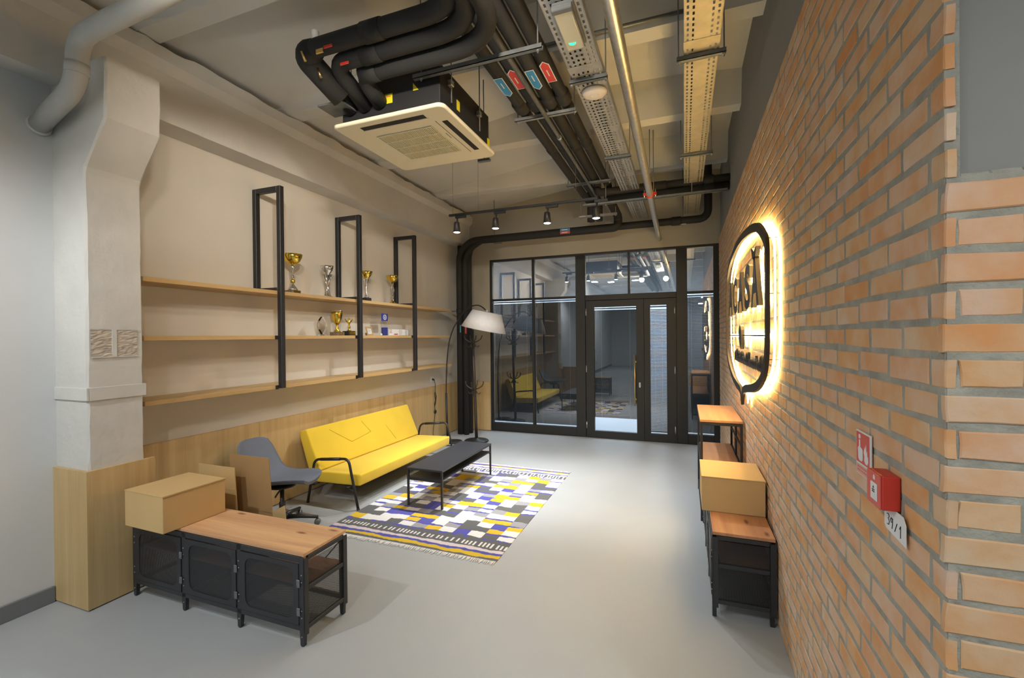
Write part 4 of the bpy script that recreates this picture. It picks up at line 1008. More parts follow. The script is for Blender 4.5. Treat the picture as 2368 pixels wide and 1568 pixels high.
# ================================================================ WALL SIGN
sg = thing('wall_sign', 'backlit speech-bubble wall sign reading ACASĂ on the brick wall', 'sign', (0.49, 4.15, 1.8))
key = [(3.51, 2.475), (3.20, 2.415), (2.955, 2.30), (2.885, 2.20), (2.885, 1.95), (2.89, 1.72), (2.93, 1.56), (3.03, 1.455), (3.22, 1.375), (3.46, 1.325), (3.70, 1.295), (3.90, 1.270), (4.03, 1.235), (4.12, 1.145), (4.20, 1.225), (4.45, 1.245), (4.75, 1.272), (5.02, 1.325), (5.25, 1.40), (5.41, 1.50), (5.485, 1.64), (5.50, 1.98), (5.485, 2.20), (5.37, 2.36), (5.12, 2.46), (4.84, 2.50), (4.40, 2.53), (3.96, 2.52)]
def catmull(P, n=5):
    out = []; L = len(P)
    for i in range(L):
        p0, p1, p2, p3 = (Vector((*P[(i+k-1) % L], 0)) for k in range(4))
        for k in range(n):
            t = k/n; out.append(0.5*((2*p1)+(p2-p0)*t+(2*p0-5*p1+4*p2-p3)*t*t+(3*p1-p0-3*p2+p3)*t**3))
    return [(v.x, v.y) for v in out]
outer = catmull(key)
def inset(P, d):
    out = []; L = len(P)
    for i in range(L):
        a, b = Vector(P[i-1]), Vector(P[(i+1) % L]); tn = (b-a).normalized(); nr = Vector((-tn.y, tn.x))
        out.append((P[i][0]-nr.x*d, P[i][1]-nr.y*d))
    return out
cy_, cz_ = 4.19, 1.9
s_ = 1 if (Vector(inset(outer, 0.05)[60])-Vector((cy_, cz_))).length < (Vector(outer[60])-Vector((cy_, cz_))).length else -1
inner = inset(outer, s_*0.058)
t = MB(); t.ringprism(outer, inner, 0.432, 0.452, 'YZ'); obj('outline_band', t, M['signface'], sg)
t = MB(); t.ringprism(inset(outer, s_*0.012), inset(outer, s_*0.046), 0.478, 0.483, 'YZ'); obj('led_strip', t, M['led'], sg, label='warm LED strip behind the outline')
t = MB()
for i in range(0, len(outer), 10):
    a, b = inset(outer, s_*0.029)[i]; t.tube([(0.45, a, b), (0.512, a, b)], 0.003, 6)
obj('standoff', t, M['signface'], sg, kind='stuff')
# letters
def letter_mesh(ch, y0, y1, z0, z1, x0, x1, off=0.035, shrink=0.0):
    cu = bpy.data.curves.new('glyph', 'FONT'); cu.body = ch; cu.size = 1.0; cu.offset = off; cu.resolution_u = 3
    to = bpy.data.objects.new('glyph', cu); COL.objects.link(to); dg = bpy.context.evaluated_depsgraph_get(); dg.update()
    me = bpy.data.meshes.new_from_object(to.evaluated_get(dg)); bpy.data.objects.remove(to); bpy.data.curves.remove(cu)
    b = bmesh.new(); b.from_mesh(me); bpy.data.meshes.remove(me)
    bmesh.ops.remove_doubles(b, verts=b.verts[:], dist=1e-4)
    mnx, mxx = min(v.co.x for v in b.verts), max(v.co.x for v in b.verts); mny, mxy = min(v.co.y for v in b.verts), max(v.co.y for v in b.verts)
    for v in b.verts:
        u = (v.co.x-mnx)/(mxx-mnx); q = (v.co.y-mny)/(mxy-mny)
        v.co = Vector((x0, y0+(y1-y0)*u, z0+(z1-z0)*q))       # text runs towards -y
    if x1 != x0:
        e = bmesh.ops.extrude_face_region(b, geom=b.faces[:])
        for g in e['geom']:
            if isinstance(g, bmesh.types.BMVert): g.co.x = x1
    for f in b.faces: f.smooth = False
    m = MB(); m.add(b); return m
for nm, ch, ya, yb in (('letter', 'A', 5.13, 4.74), ('letter', 'C', 4.68, 4.36), ('letter', 'A', 4.31, 3.92), ('letter', 'S', 3.84, 3.53), ('letter', 'A', 3.485, 3.15)):
    l = obj(nm, letter_mesh(ch, ya, yb, 1.90, 2.225, 0.430, 0.456), M['signface'], sg)
    obj('letter_glow', letter_mesh(ch, ya-0.01, yb+0.01, 1.905, 2.22, 0.478, 0.478, 0.02), M['led'], l, label='warm LED backing')
br = [(3.475, 2.305), (3.43, 2.30), (3.345, 2.262), (3.262, 2.282), (3.235, 2.28), (3.275, 2.225), (3.345, 2.20), (3.425, 2.235)]
t = MB(); t.prism(br, 0.430, 0.456, 'YZ'); l = obj('breve', t, M['signface'], sg)
t = MB(); t.prism([(3.345+(a-3.345)*0.85, 2.245+(b-2.245)*0.8) for a, b in br], 0.476, 0.480, 'YZ'); obj('letter_glow', t, M['led'], l)
# divider line with leaf ornament
for a, b in ((5.20, 4.27), (4.06, 3.02)):
    l = obj('divider_line', MB().box(0.438, 0.450, min(a, b), max(a, b), 1.707, 1.717, 0.001), M['signface'], sg)
    obj('line_glow', MB().box(0.468, 0.476, min(a, b)+0.02, max(a, b)-0.02, 1.700, 1.724), M['led'], l)
leaf_o = [(4.165, 1.80), (4.24, 1.775), (4.27, 1.735), (4.25, 1.68), (4.17, 1.615), (4.12, 1.60), (4.085, 1.64), (4.065, 1.70), (4.08, 1.755), (4.12, 1.785)]
t = MB(); t.prism(leaf_o, 0.430, 0.456, 'YZ'); l = obj('leaf_ornament', t, M['signface'], sg)
t = MB(); t.prism([(4.165+(a-4.165)*0.8, 1.70+(b-1.70)*0.8) for a, b in leaf_o], 0.474, 0.480, 'YZ'); obj('ornament_glow', t, M['led'], l)
# unlit line of cursive lettering, too small to read: a pen-like stroke
pts = []
for k in range(150):
    u = k/149; y = 4.93-1.74*u; a = k*0.95
    asc = 0.05 if (k//9) % 4 == 1 and (k % 9) in (3, 4, 5) else 0
    pts.append((0.470, y+0.022*math.sin(a), 1.502+0.028*math.cos(a)+asc))
t = MB(); t.tube(pts, 0.0085, 6)
for yk, zk in ((4.90, 1.565), (4.63, 1.57), (4.40, 1.572), (4.36, 1.572), (4.03, 1.575), (3.32, 1.58)): t.tube([(0.470, yk+0.05, zk-0.045), (0.470, yk+0.03, zk-0.015), (0.470, yk, zk-0.005), (0.470, yk-0.03, zk-0.02), (0.470, yk-0.035, zk-0.05)], 0.009, 6)
obj('script_line', t, M['ink'], sg, label='black cursive script line')

# ---------------------------------------------------------------- fire alarm point, its plate, paper tag
fp = thing('fire_point_sign', 'red and white fire alarm pictogram plate above the red call point', 'sign', (0.500, 1.625, 1.36))
y0, y1, z0, z1 = 1.575, 1.688, 1.292, 1.424; xw = 0.4965
obj('plate', MB().box(xw, 0.502, y0, y1, z0, z1, 0.001), M['paper'], fp)
obj('red_field', MB().box(xw-0.0006, xw, y0+0.004, y1-0.004, z0+0.036, z1-0.004), M['pinkred'], fp)
obj('text_strip', MB().box(xw-0.0006, xw, y0+0.004, y1-0.004, z0+0.003, z0+0.030), M['pinkstrip'], fp, label='pale pink strip with two lines of small print')
t = MB()
for z in (z0+0.021, z0+0.011):
    for k in range(7): t.box(xw-0.001, xw-0.0006, y0+0.016+k*0.0125, y0+0.024+k*0.0125, z, z+0.004)
obj('small_print', t, M['pinkred'], fp, kind='stuff')
def P(u, v): return (y1-0.008-u*0.097, z0+0.040+v*0.084)      # u: left to right as seen, v: up
t = MB(); t.prism([P(*q) for q in ((.14, .10), (.22, .03), (.42, .03), (.50, .10), (.50, .45), (.42, .50), (.30, .52), (.30, .78), (.20, .78), (.20, .55), (.10, .45))], xw-0.0012, xw-0.0005, 'YZ')
obj('hand_pictogram', t, M['paper'], fp, label='white pressing hand')
t = MB(); t.prism([P(.25+.085*math.cos(a*PI/6), .90+.085*math.sin(a*PI/6)) for a in range(12)], xw-0.0012, xw-0.0005, 'YZ'); obj('button_pictogram', t, M['paper'], fp)
t = MB(); t.prism([P(*q) for q in ((.64, .12), (.74, .03), (.88, .03), (.95, .14), (.93, .34), (.88, .26), (.87, .52), (.80, .42), (.78, .72), (.70, .52), (.67, .62), (.60, .40), (.66, .28))], xw-0.0012, xw-0.0005, 'YZ')
obj('flame_pictogram', t, M['paper'], fp, label='white flames')
cp = thing('fire_call_point', 'red manual fire alarm box on the brick wall', 'fire alarm', (0.50, 1.44, 1.315))
obj('back_box', MB().box(0.464, 0.504, 1.398, 1.482, 1.270, 1.358, 0.004, 2), M['red'], cp)
obj('front_plate', MB().box(0.459, 0.465, 1.399, 1.481, 1.271, 1.357, 0.002), M['pinkred'], cp)
obj('press_window', MB().box(0.4575, 0.4595, 1.411, 1.452, 1.287, 1.332, 0.001), M['paper'], cp, label='white press window')
t = MB()
for z in (1.312, 1.307): t.box(0.457, 0.4576, 1.424, 1.440, z, z+0.003)
t.prism([(1.4265, 1.318), (1.4315, 1.324), (1.4365, 1.318)], 0.457, 0.4576, 'YZ'); obj('window_mark', t, M['ink'], cp)
obj('logo_house', MB().prism([(1.437, 1.340), (1.426, 1.340), (1.426, 1.348), (1.4315, 1.353), (1.437, 1.348)], 0.4585, 0.4592, 'YZ'), M['paper'], cp)
pt = thing('paper_tag', 'white paper tag handwritten 39/1 under the red call point', 'tag', (0.497, 1.415, 1.235))
t = MB(); o_ = [(1.476, 1.270), (1.476, 1.214), (1.466, 1.206), (1.350, 1.200), (1.3505, 1.254), (1.364, 1.270)]
t.prism(o_, 0.4958, 0.4968, 'YZ'); obj('sheet', t, M['paper'], pt)
def stroke(P_): return MB().tube([(0.4955, a, b) for a, b in P_], 0.0012, 5)
for nm, P_ in (('digit', [(1.458, 1.2467), (1.449, 1.2486), (1.444, 1.2429), (1.451, 1.2362), (1.443, 1.2306), (1.447, 1.2210), (1.457, 1.2201)]),
               ('digit', [(1.424, 1.2391), (1.431, 1.2448), (1.437, 1.2391), (1.432, 1.2325), (1.424, 1.2362), (1.424, 1.2448), (1.425, 1.2277), (1.428, 1.2172)]),
               ('slash', [(1.398, 1.2410), (1.412, 1.2163)]), ('digit', [(1.384, 1.2334), (1.378, 1.2429), (1.379, 1.2125)])):
    obj(nm, stroke(P_), M['ink'], pt, label='handwritten black stroke')

# ================================================================ CEILING SERVICES
# ---------------------------------------------------------------- cassette air conditioner
ac = thing('air_conditioner', 'ceiling cassette air conditioner with cream panel and dark insulated body', 'air conditioner', (-2.0, 3.195, 3.30))
ax0, ax1, ay0, ay1, az = -2.475, -1.525, 2.715, 3.665, 3.30
bx0, bx1, by0, by1 = -2.42, -1.575, 2.77, 3.615
obj('body', MB().box(bx0, bx1, by0, by1, az+0.022, az+0.335, 0.006), M['foil'], ac)
SX = [ax0+0.13, ax1-0.13]
# fascia with rounded rim, four outlet slots and the grille opening
t = MB()
o_ = rrect(ax0, ax1, ay0, ay1, 0.05, 6); i_ = rrect(ax0+0.012, ax1-0.012, ay0+0.012, ay1-0.012, 0.045, 6)
def loopv(P, z): return [t.bm.verts.new((a, b, z)) for a, b in P]
A, B, Cc = loopv(o_, az+0.024), loopv(o_, az+0.008), loopv(i_, az)
n = len(o_)
for p, q in ((A, B), (B, Cc)):
    for k in range(n):
        f = t.bm.faces.new((p[k], p[(k+1) % n], q[(k+1) % n], q[k])); f.smooth = True
t.bm.faces.new(A)
t.bm.faces.new(Cc)
fas = obj('fascia', t, M['cream'], ac)
def slot(x0, x1, y0, y1):
    s = obj('outlet_slot', MB().box(x0, x1, y0, y1, az-0.0012, az+0.0005), M['darkslot'], fas, label='dark air outlet')
    return s
slot(-2.27, -1.72, 2.785, 2.835); slot(-1.645, -1.600, 2.92, 3.47)
for q in ((-2.28, -1.71, 2.838, 2.850),): obj('louvre', MB().box(q[0], q[1], q[2], q[3], az-0.004, az, 0.001), M['cream'], fas)
obj('grille_frame', MB().box(-2.245, -1.755, 2.955, 3.435, az-0.002, az+0.0005, 0.0008), M['darkslot'], fas)
t = MB()
for k in range(33):
    x = -2.243+k*(0.486/32); t.box(x-0.0036, x+0.0036, 2.955, 3.435, az-0.0065, az-0.002)
g = obj('grille_slat', t, M['cream'], fas, kind='stuff')
for y in (2.957, 3.075, 3.195, 3.315, 3.433): obj('grille_bar', MB().box(-2.247, -1.753, y-0.004, y+0.004, az-0.008, az-0.002), M['cream'], fas)
for x0, x1, y0, y1 in ((-1.690, -1.686, 2.90, 3.49), (-1.715, -1.711, 3.10, 3.19)): obj('panel_seam', MB().box(x0, x1, y0, y1, az-0.001, az+0.0005), M['darkslot'], fas)
def sticker(x0, x1, y, z0, z1): return obj('sticker', MB().box(x0, x1, y-0.0012, y, z0, z1), M['stickeryellow'], ac, label='yellow warning sticker')
sticker(-2.065, -1.965, by0, 3.425, 3.495); obj('sticker_print', MB().box(-2.05, -1.98, by0-0.0016, by0-0.0012, 3.472, 3.478), M['labelred'], bpy.data.objects['sticker'])
t = MB(); t.prism([(-1.79, 3.475), (-1.745, 3.475), (-1.79, 3.53)], by0-0.0012, by0, 'XZ'); obj('sticker', t, M['stickeryellow'], ac, label='yellow triangle sticker')
for y, z in ((3.02, 3.42), (3.58, 3.36)): obj('sticker', MB().box(bx1, bx1+0.0012, y, y+0.05, z, z+0.075), M['stickeryellow'], ac, label='yellow warning sticker')
for y in (2.90, 3.38):
    for x in (bx1+0.022, bx0-0.022):
        z = 3.545
        obj('hanger_bracket', MB().box(min(x, x-math.copysign(.022, x+2)), max(x, x-math.copysign(.022, x+2))+0.012, y-0.022, y+0.022, z-0.02, z+0.02, 0.003), M['galv'], ac)
        obj('threaded_rod', MB().tube([(x, y, z-0.14), (x, y, arcz(x)+0.05)], 0.005, 6), M['galvdull'], ac)
obj('drain_tray', MB().box(-2.50, -2.28, 2.60, 2.78, 3.415, 3.428, 0.002), M['galvdull'], ac)

# ---------------------------------------------------------------- insulated pipes
def pipe(label, pts, r, rad=0.12, collars=(), g='black insulated pipes', m='foam', n=14, name='insulated_pipe'):
    r_ = thing(name, label, 'pipe', pts[0], g)
    obj('tube', MB().tube(bend(pts, rad, 7), r, n), M[m], r_)
    for p, d, rr_, ln in collars:
        p = Vector(p); d = Vector(d); t = MB(); t.tube([p-d*ln/2, p-d*ln*0.35, p+d*ln*0.35, p+d*ln/2], [r, rr_, rr_, r], n); obj('collar', t, M[m], r_)
    return r_
def flag(par, x, y, z, r, m, d, name='flow_label'):
    """arrow-ended coloured label under a pipe"""
    w_, l_ = 0.030, 0.22; t = MB(); zz = z-r-0.0015
    P = [(x-w_, y), (x+w_, y), (x+w_, y+l_), (x, y+l_+0.04), (x-w_, y+l_)] if d > 0 else [(x-w_, y+l_), (x-w_, y), (x, y-0.04), (x+w_, y), (x+w_, y+l_)]
    t.prism(P, zz-0.001, zz, 'XY'); f = obj(name, t, M[m], par)
    o2 = [((a-x)*1.22+x, (b-y-l_/2)*1.06+y+l_/2) for a, b in P]; t = MB(); t.prism(o2, zz-0.0004, zz+0.0006, 'XY'); obj('label_border', t, M['paper'], f)
    obj('label_print', MB().box(x-0.004, x+0.004, y+0.06, y+0.14, zz-0.0018, zz-0.001), M['paper'], f)
PZ = 3.75
RUN = [(-1.320, 0.059, 'blue', 1, 'leftmost of the four ceiling pipes, blue flow label'), (-1.195, 0.053, 'labelred', -1, 'second of the four ceiling pipes from the left, red flow label'),
       (-1.068, 0.053, 'blue', 1, 'third of the four ceiling pipes from the left, blue flow label'), (-0.943, 0.049, 'labelred', -1, 'rightmost of the four ceiling pipes, red flow label')]
for i, (x, r, m, d, lb) in enumerate(RUN):
    end = [(x, 6.92, PZ), (x, 6.92, 3.47)] if i < 2 else ([(x, 6.20-0.14*(3-i), PZ), (x, 6.20-0.14*(3-i), 3.625), (-0.2, 6.20-0.14*(3-i), 3.625)])
    p = pipe('black foam-wrapped pipe, '+lb, [(x, -6.0, PZ)]+end, r, 0.10, [((x, 3.745, PZ), (0, 1, 0), r+0.014, 0.16), ((x, 4.75, PZ), (0, 1, 0), r+0.006, 0.10)])
    flag(p, x, 3.21+(-0.02 if i % 2 else 0), PZ, r, m, d)
r = pipe('thin dark conduit clamped under the four ceiling pipes', [(-1.117, -6, 3.642), (-1.117, 6.4, 3.642)], 0.018, 0.05, (), 'small conduits', 'galvdull', 10, 'conduit')
for y in (2.51, 4.27): obj('pipe_clamp', MB().tube([(-1.117, y-0.015, 3.642), (-1.117, y+0.015, 3.642)], 0.024, 12), M['galv'], r)
for x, z, lb in ((-1.257, 3.73, 'bright thin conduit between the two left ceiling pipes'), (-1.133, 3.75, 'bright thin conduit in the middle of the ceiling pipes')):
    pipe(lb, [(x, -6, z), (x, 6.3, z)], 0.009, 0.05, (), 'small conduits', 'galv', 8, 'conduit')
# three tubes from the air conditioner
for k, (z, y, xe, lb) in enumerate(((3.625, 2.33, -1.15, 'topmost'), (3.575, 2.445, -1.09, 'middle'), (3.53, 2.56, -1.00, 'lowest'))):
    x0 = -2.33+0.13*k
    pa = bend([(x0, 2.775, 3.44), (x0, y, z), (-1.8, y, z)], 0.11, 7); pb = bend([(-1.8, y, z), (xe, y, z), (xe, -4.0, z)], (0.30, 0.42, 0.56)[k], 10)
    r_ = 0.057; p = thing('insulated_pipe', 'black foam tube bending from the air conditioner, %s of three' % lb, 'pipe', (x0, y, z), 'black insulated pipes')
    obj('tube', MB().tube(pa+pb[1:], r_, 16), M['foam'], p)
    obj('collar', MB().tube([(-1.86-0.1*k, y, z), (-1.72-0.1*k, y, z)], r_+0.006, 16), M['foam'], p)
    if k == 0:
        obj('elbow_wrap', MB().tube(bend([(-2.25, 2.34, 3.63), (-2.37, 2.36, 3.615), (-2.29, 2.62, 3.45)], 0.10), [0.062]+[0.080]*9+[0.066], 14), M['foam'], p)
        obj('valve_cap', MB().tube([(-2.245, 2.33, 3.67), (-2.25, 2.33, 3.735)], 0.024, 12), M['white'], p, label='white valve cap')
        obj('valve_tag', MB().box(-2.21, -2.15, 2.29, 2.30, 3.555, 3.585, 0.002), M['brass'], p, label='brass-yellow tag')
    if k < 2:
        obj('valve_handle', MB().box(-2.135+0.03*k, -2.065+0.03*k, y-0.055, y-0.045, z-0.062, z-0.042, 0.004), M['red'], p, label='red valve handle')
        obj('brass_fitting', MB().tube([(-2.31+0.02*k, y-0.055, z-0.04), (-2.29+.02*k, y-0.045, z-0.10)], 0.009, 10), M['brass'], p, label='brass valve fitting')
# support channels under the pipes
def channel(name, label, x0, x1, y, z, rods, h=0.03, w_=0.036, m='galvdull', top=None, g='threaded-rod support channels'):
    r_ = thing(name, label, 'bracket', ((x0+x1)/2, y, z), g); t = MB()
    t.box(x0, x1, y-w_/2, y+w_/2, z, z+0.004); t.box(x0, x1, y-w_/2, y-w_/2+0.004, z, z+h); t.box(x0, x1, y+w_/2-0.004, y+w_/2, z, z+h); obj('rail', t, M[m], r_)
    for x in rods:
        tz = top if top else arcz(x)+0.03
        obj('threaded_rod', MB().tube([(x, y, z-0.02), (x, y, tz)], 0.005, 6), M['galvdull'], r_); obj('nut', MB().lathe([(0.010, 0), (0.010, 0.008), (0.0, 0.008)], (x, y, z-0.008), 6), M['galv'], r_)
    return r_
channel('support_channel', 'dark steel channel under the pipes beside the air conditioner', -1.76, -0.82, 2.735, 3.525, (-1.70, -0.85))
r = channel('support_channel', 'perforated zinc channel under the four labelled ceiling pipes', -1.415, -0.855, 3.85, 3.652, (-1.39, -0.87), m='galv')
channel('support_channel', 'short channel under the pipes just before the cross pipes', -1.41, -0.84, 5.75, 3.652, (-1.39, -0.86))
# ---------------------------------------------------------------- cross pipes near the end wall
for k, (z, y, x0, r, lb) in enumerate(((3.625, 6.06, -0.20, 0.046, 'upper front'), (3.625, 6.20, -0.20, 0.046, 'upper rear'), (3.535, 6.10, -0.95, 0.050, 'lower'))):
    pipe('black foam cross pipe over the end wall, %s one of three' % lb, [(x0, y, z), (0.528, y, z)], r, 0.08, [((0.30, y, z), (1, 0, 0), r+0.010, 0.12)])
channel('support_channel', 'long dull channel under the cross pipes by the end wall', -1.25, 0.50, 6.00, 3.445, (-0.95, -0.35, 0.10))
channel('support_channel', 'zinc channel end on the lower rods behind the fourth spotlight', -1.42, -0.88, 6.55, 3.44, (-1.40, -0.90), m='galv')
# big pipes on the end wall and the riser
pipe('black riser pipe at the corner, turning right along the end wall, front one', [(-3.715, 7.18, 0), (-3.715, 7.18, 3.20), (-3.50, 7.18, 3.405), (-0.95, 7.18, 3.405), (-0.95, 7.18, 3.58), (-0.95, 6.25, 3.60)], 0.064, 0.14, [((-3.715, 7.18, 2.18), (0, 0, 1), 0.070, 0.09)], 'riser pipes')
pipe('black riser pipe at the corner, running high to the right-hand elbow', [(-3.60, 7.30, 0), (-3.60, 7.30, 3.24), (-3.44, 7.30, 3.445), (0.345, 7.30, 3.445), (0.345, 7.30, 4.24)], 0.056, 0.15, [((-0.10, 7.30, 3.445), (1, 0, 0), 0.066, 0.16)], 'riser pipes')
pipe('black riser pipe at the corner, thin one with cyan and red bands', [(-3.60, 7.16, 0), (-3.60, 7.16, 3.13), (-3.46, 7.19, 3.31), (-3.30, 7.22, 3.40)], 0.05, 0.10, (), 'riser pipes')
rp = pipe('black riser pipe nearest the left wall in the corner', [(-3.78, 7.34, 0), (-3.78, 7.34, 3.37)], 0.055, 0.10, (), 'riser pipes')
q = bpy.data.objects
par = [o for o in bpy.data.objects if o.get('label', '').startswith('black riser pipe at the corner, thin')][0]
obj('colour_band', MB().box(-3.588, -3.562, 7.1085, 7.125, 1.78, 1.90), M['pinkred'], par, label='pinkish red band')
par = [o for o in bpy.data.objects if o.get('label', '').startswith('black riser pipe at the corner, turning')][0]
obj('colour_band', MB().box(-3.692, -3.672, 7.117, 7.123, 1.80, 1.93), mat('cyan_label', (0.10, 0.40, 0.45), 0.5), par, label='cyan label')
obj('wall_clamp', MB().box(-3.86, -3.70, 7.13, 7.15, 2.165, 2.19, 0.003), M['galvdull'], par)
for z, m in ((3.43, 'blue'), (3.385, 'pinkred')):
    f = obj('flow_label', MB().box(-1.86, -1.70, 7.112, 7.118, z-0.02, z+0.02), M[m], par)
    obj('label_print', MB().box(-1.83, -1.74, 7.1105, 7.112, z-0.005, z+0.006), M['paper'], f)
channel('support_channel', 'short angled hanger under the end-wall pipes at the left', -3.06, -2.92, 7.20, 3.325, (-3.05,))
channel('support_channel', 'hanger with pale rod under the end-wall pipe at the right', -0.05, 0.04, 7.30, 3.375, (-0.005,), m='galv')

# ---------------------------------------------------------------- galvanised sprinkler pipe
gp = thing('steel_pipe', 'bare galvanised pipe running from the foreground to the end wall', 'pipe', (-0.33, 4, 3.26))
obj('tube', MB().tube([(-0.292, -4.0, 3.26), (-0.310, 2.1, 3.26), (-0.362, 7.599, 3.26)], 0.0365, 18), mat('galvanised_pipe', (0.58, 0.57, 0.53), 0.34, metal=0.85, var=0.12, scale=30), gp)
yk = 5.15; xk = -0.339; t = MB(); t.tube([(xk, yk-0.016, 3.26), (xk, yk+0.016, 3.26)], 0.043, 18, cap=True); cl = obj('red_clamp', t, M['red'], gp, label='red pipe clamp')
for s in (-1, 1): obj('clamp_ear', MB().box(xk+s*0.055-0.014, xk+s*0.055+0.014, yk-0.012, yk+0.012, 3.245, 3.275, 0.002), M['red'], cl); obj('clamp_bolt', MB().tube([(xk+s*0.058, yk, 3.225), (xk+s*0.058, yk, 3.31)], 0.005, 8), M['steel'], cl)
obj('hanger_rod', MB().tube([(xk, yk, 3.30), (xk, yk, 3.96)], 0.005, 6), M['galvdull'], gp)

# ---------------------------------------------------------------- perforated cable trays
def tray(label, x0, x1, y0, y1, z, centre, tone):
    r_ = thing('cable_tray', label, 'cable tray', ((x0+x1)/2, (y0+y1)/2, z), 'perforated cable trays'); W_ = x1-x0
    t = MB(); pitch = 0.052; cols = [0, .07, .13, .22, .28, .36, .64, .72, .78, .87, .93, 1.0]; hole = {1, 3, 7, 9}
    n = int((y1-y0)/pitch)
    for i in range(n):
        ya = y0+i*pitch
        for j in range(len(cols)-1):
            xa, xb = x0+W_*cols[j], x0+W_*cols[j+1]
            hh = j in hole or (centre and j == 5)
            off = 0.5 if j in (3, 7) else 0
            if hh:
                f0 = 0.55 if j == 5 else 0.46
                t.quad([(xa, ya+off*pitch*.5, z), (xb, ya+off*pitch*.5, z), (xb, ya+off*pitch*.5+pitch*f0, z), (xa, ya+off*pitch*.5+pitch*f0, z)])
                if off:
                    pass
            else: t.quad([(xa, ya, z), (xb, ya, z), (xb, ya+pitch, z), (xa, ya+pitch, z)])
    b = obj('perforated_base', t, M[tone], r_)
    for x in (x0, x1):
        obj('side_rail', MB().box(x-0.0015, x+0.0015, y0, y1, z, z+0.055), M[tone], r_)
    t = MB()
    for k in range(5):
        x = x0+W_*(0.2+0.15*k); t.tube([(x, y0, z+0.012), (x+0.01, (y0+y1)/2, z+0.012), (x, y1, z+0.012)], 0.007, 6)
    obj('cable', t, M['black'], r_, kind='stuff', label='black cables lying in the tray')
    for y in (y0+(y1-y0)*0.62,):
        t = MB().box(x0-0.003, x1+0.003, y-0.04, y+0.04, z-0.002, z-0.0005); obj('splice_plate', t, M[tone], r_)
    return r_
M['zincwarm'] = mat('warm_zinc_tray', (0.50, 0.44, 0.30), 0.45, metal=0.55, var=0.12, scale=12)
M['zinc'] = mat('zinc_tray', (0.46, 0.46, 0.45), 0.45, metal=0.55, var=0.12, scale=12)
tray('perforated zinc cable tray carrying the white disc and the emergency lamp', -0.752, -0.525, -4.0, 7.55, 3.60, True, 'zinc')
tray('perforated yellowish zinc cable tray nearest the brick wall', 0.012, 0.225, -4.0, 7.55, 3.60, False, 'zincwarm')
for x0, x1, y, lb in ((-0.775, -0.50, 3.28, 'channel under the left cable tray beside the white disc'), (-0.77, -0.50, 4.82, 'far channel under the left cable tray'), (-0.035, 0.27, 3.28, 'channel under the right cable tray, nearest'), (-0.03, 0.285, 5.04, 'far channel under the right cable tray')):
    channel('support_channel', lb, x0, x1, y, 3.565, (x0+0.012, x1-0.012))
el = thing('emergency_light', 'oblong emergency lamp with green indicator under the left cable tray', 'lamp', (-0.63, 2.67, 3.58))
obj('housing', MB().box(-0.690, -0.565, 2.48, 2.86, 3.575, 3.60, 0.004), M['galvdull'], el)
obj('cover', MB().box(-0.685, -0.578, 2.50, 2.855, 3.545, 3.575, 0.008, 2), M['emboxm'], el)
obj('indicator', MB().prism([(-0.660, 2.775), (-0.655, 2.795), (-0.635, 2.80), (-0.618, 2.79), (-0.618, 2.778), (-0.638, 2.783)], 3.5425, 3.5445, 'XY'), M['green_led'], el, label='glowing green indicator')
obj('end_cap', MB().box(-0.690, -0.570, 2.47, 2.51, 3.543, 3.578, 0.004), M['galvdull'], el)
ap = thing('ceiling_disc', 'round white disc unit fixed under the left cable tray', 'access point', (-0.632, 3.49, 3.58))
obj('shell', MB().lathe([(0.0, -0.032), (0.055, -0.030), (0.088, -0.018), (0.097, -0.004), (0.095, 0.0), (0.0, 0.0)], (-0.632, 3.49, 3.595), 36), M['offwhite'], ap)
obj('ring_mark', MB().lathe([(0.030, -0.0325), (0.033, -0.0325), (0.033, -0.031), (0.030, -0.031)], (-0.632, 3.49, 3.595), 24), M['white'], ap)

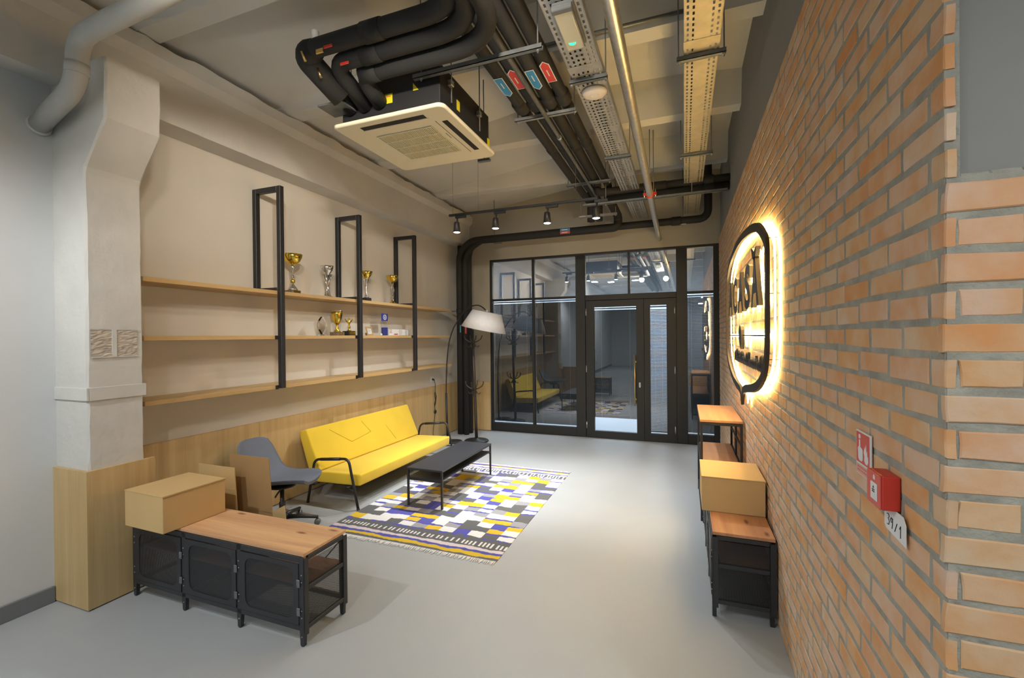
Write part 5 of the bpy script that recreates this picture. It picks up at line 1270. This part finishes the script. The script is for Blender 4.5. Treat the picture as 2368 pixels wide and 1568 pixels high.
# ---------------------------------------------------------------- lighting track and spots
tk = thing('lighting_track', 'black lighting track hung on thin wires across the room', 'light track', (-1.8, 4.9, 3.2))
obj('rail', MB().box(-2.67, -0.86, 4.882, 4.918, 3.190, 3.215, 0.002), M['black'], tk)
for x in (-2.62, -2.28, -1.10): obj('suspension_wire', MB().tube([(x, 4.9, 3.21), (x, 4.9, 3.96)], 0.0016, 5), M['galvdull'], tk)
wh = ['spotlight at the left end of the black track, over the sofa', 'second spotlight from the left on the black track', 'third spotlight from the left on the black track', 'spotlight at the right end of the black track, before the pipes']
for i, (x, ax_) in enumerate(SPOTS):
    r = thing('track_spotlight', 'lit black '+wh[i], 'spotlight', (x, 4.9, 3.15), 'spotlights on the track')
    obj('adapter', MB().box(x-0.015, x+0.125, 4.885, 4.915, 3.158, 3.189, 0.003), M['black'], r)
    obj('stem', MB().tube([(x+0.01, 4.9, 3.16), (x+0.005, 4.9, 3.095)], 0.010, 8), M['black'], r)
    hd = obj('head', MB().lathe([(0.0, 3.112), (0.030, 3.112), (0.033, 3.10), (0.044, 2.992), (0.040, 2.990), (0.030, 3.05), (0.0, 3.05)], (x, 4.9, 0), 20), M['black'], r)
    t = MB(); t.lathe([(0.0, 2.984), (0.026, 2.985), (0.040, 2.992), (0.0405, 3.002), (0.0, 3.004)], (x, 4.9, 0), 20); obj('lens', t, M['lens'], hd, label='glowing white lens')

# ---------------------------------------------------------------- grey drain pipe at the top left, small conduit on the rib
dp = thing('drain_pipe', 'thick grey painted drain pipe bending down into the wall above the column', 'pipe', (-3.6, 1.5, 3.4))
path = bend([(-1.0, 1.49, 3.50), (-3.31, 1.585, 3.50), (-3.325, 1.585, 3.22), (-3.95, 1.665, 3.11)], 0.17, 8)
obj('tube', MB().tube(path, 0.0545, 20), M['drain'], dp)
obj('socket_collar', MB().tube([(-3.323, 1.585, 3.285), (-3.318, 1.585, 3.345)], 0.0575, 20), M['drain'], dp)
obj('wall_plaster', MB().lathe([(0.068, 0.0), (0.064, 0.008), (0.054, 0.012)], (-3.899, 1.66, 3.12), 18, axis=(1, -.1, 0.15)), M['plaster'], dp)
pipe('thin grey conduit fixed along a ceiling rib above the cable trays', [(-1.35, 3.40, 3.985), (0.02, 3.40, 3.985)], 0.014, 0.05, (), 'small conduits', 'galvdull', 8, 'conduit')
r = thing('ceiling_bracket', 'small steel bracket hanging at the top edge, left of the air conditioner', 'bracket', (-2.55, 1.9, 4.0))
obj('plate', MB().box(-2.27, -2.22, 2.03, 2.07, 4.03, 4.17, 0.003), M['galvdull'], r); obj('hook', MB().tube([(-2.245, 2.05, 4.04), (-2.245, 2.05, 4.0), (-2.225, 2.05, 3.985)], 0.006, 6), M['steel'], r)
r = thing('ceiling_bracket', 'small steel bracket showing below the far corner of the air conditioner', 'bracket', (-1.72, 3.9, 3.4))
obj('plate', MB().box(-1.80, -1.68, 3.86, 3.90, 3.36, 3.385, 0.003), M['galvdull'], r); obj('rod', MB().tube([(-1.74, 3.88, 3.38), (-1.74, 3.88, arcz(-1.74)+.02)], 0.005, 6), M['galvdull'], r)
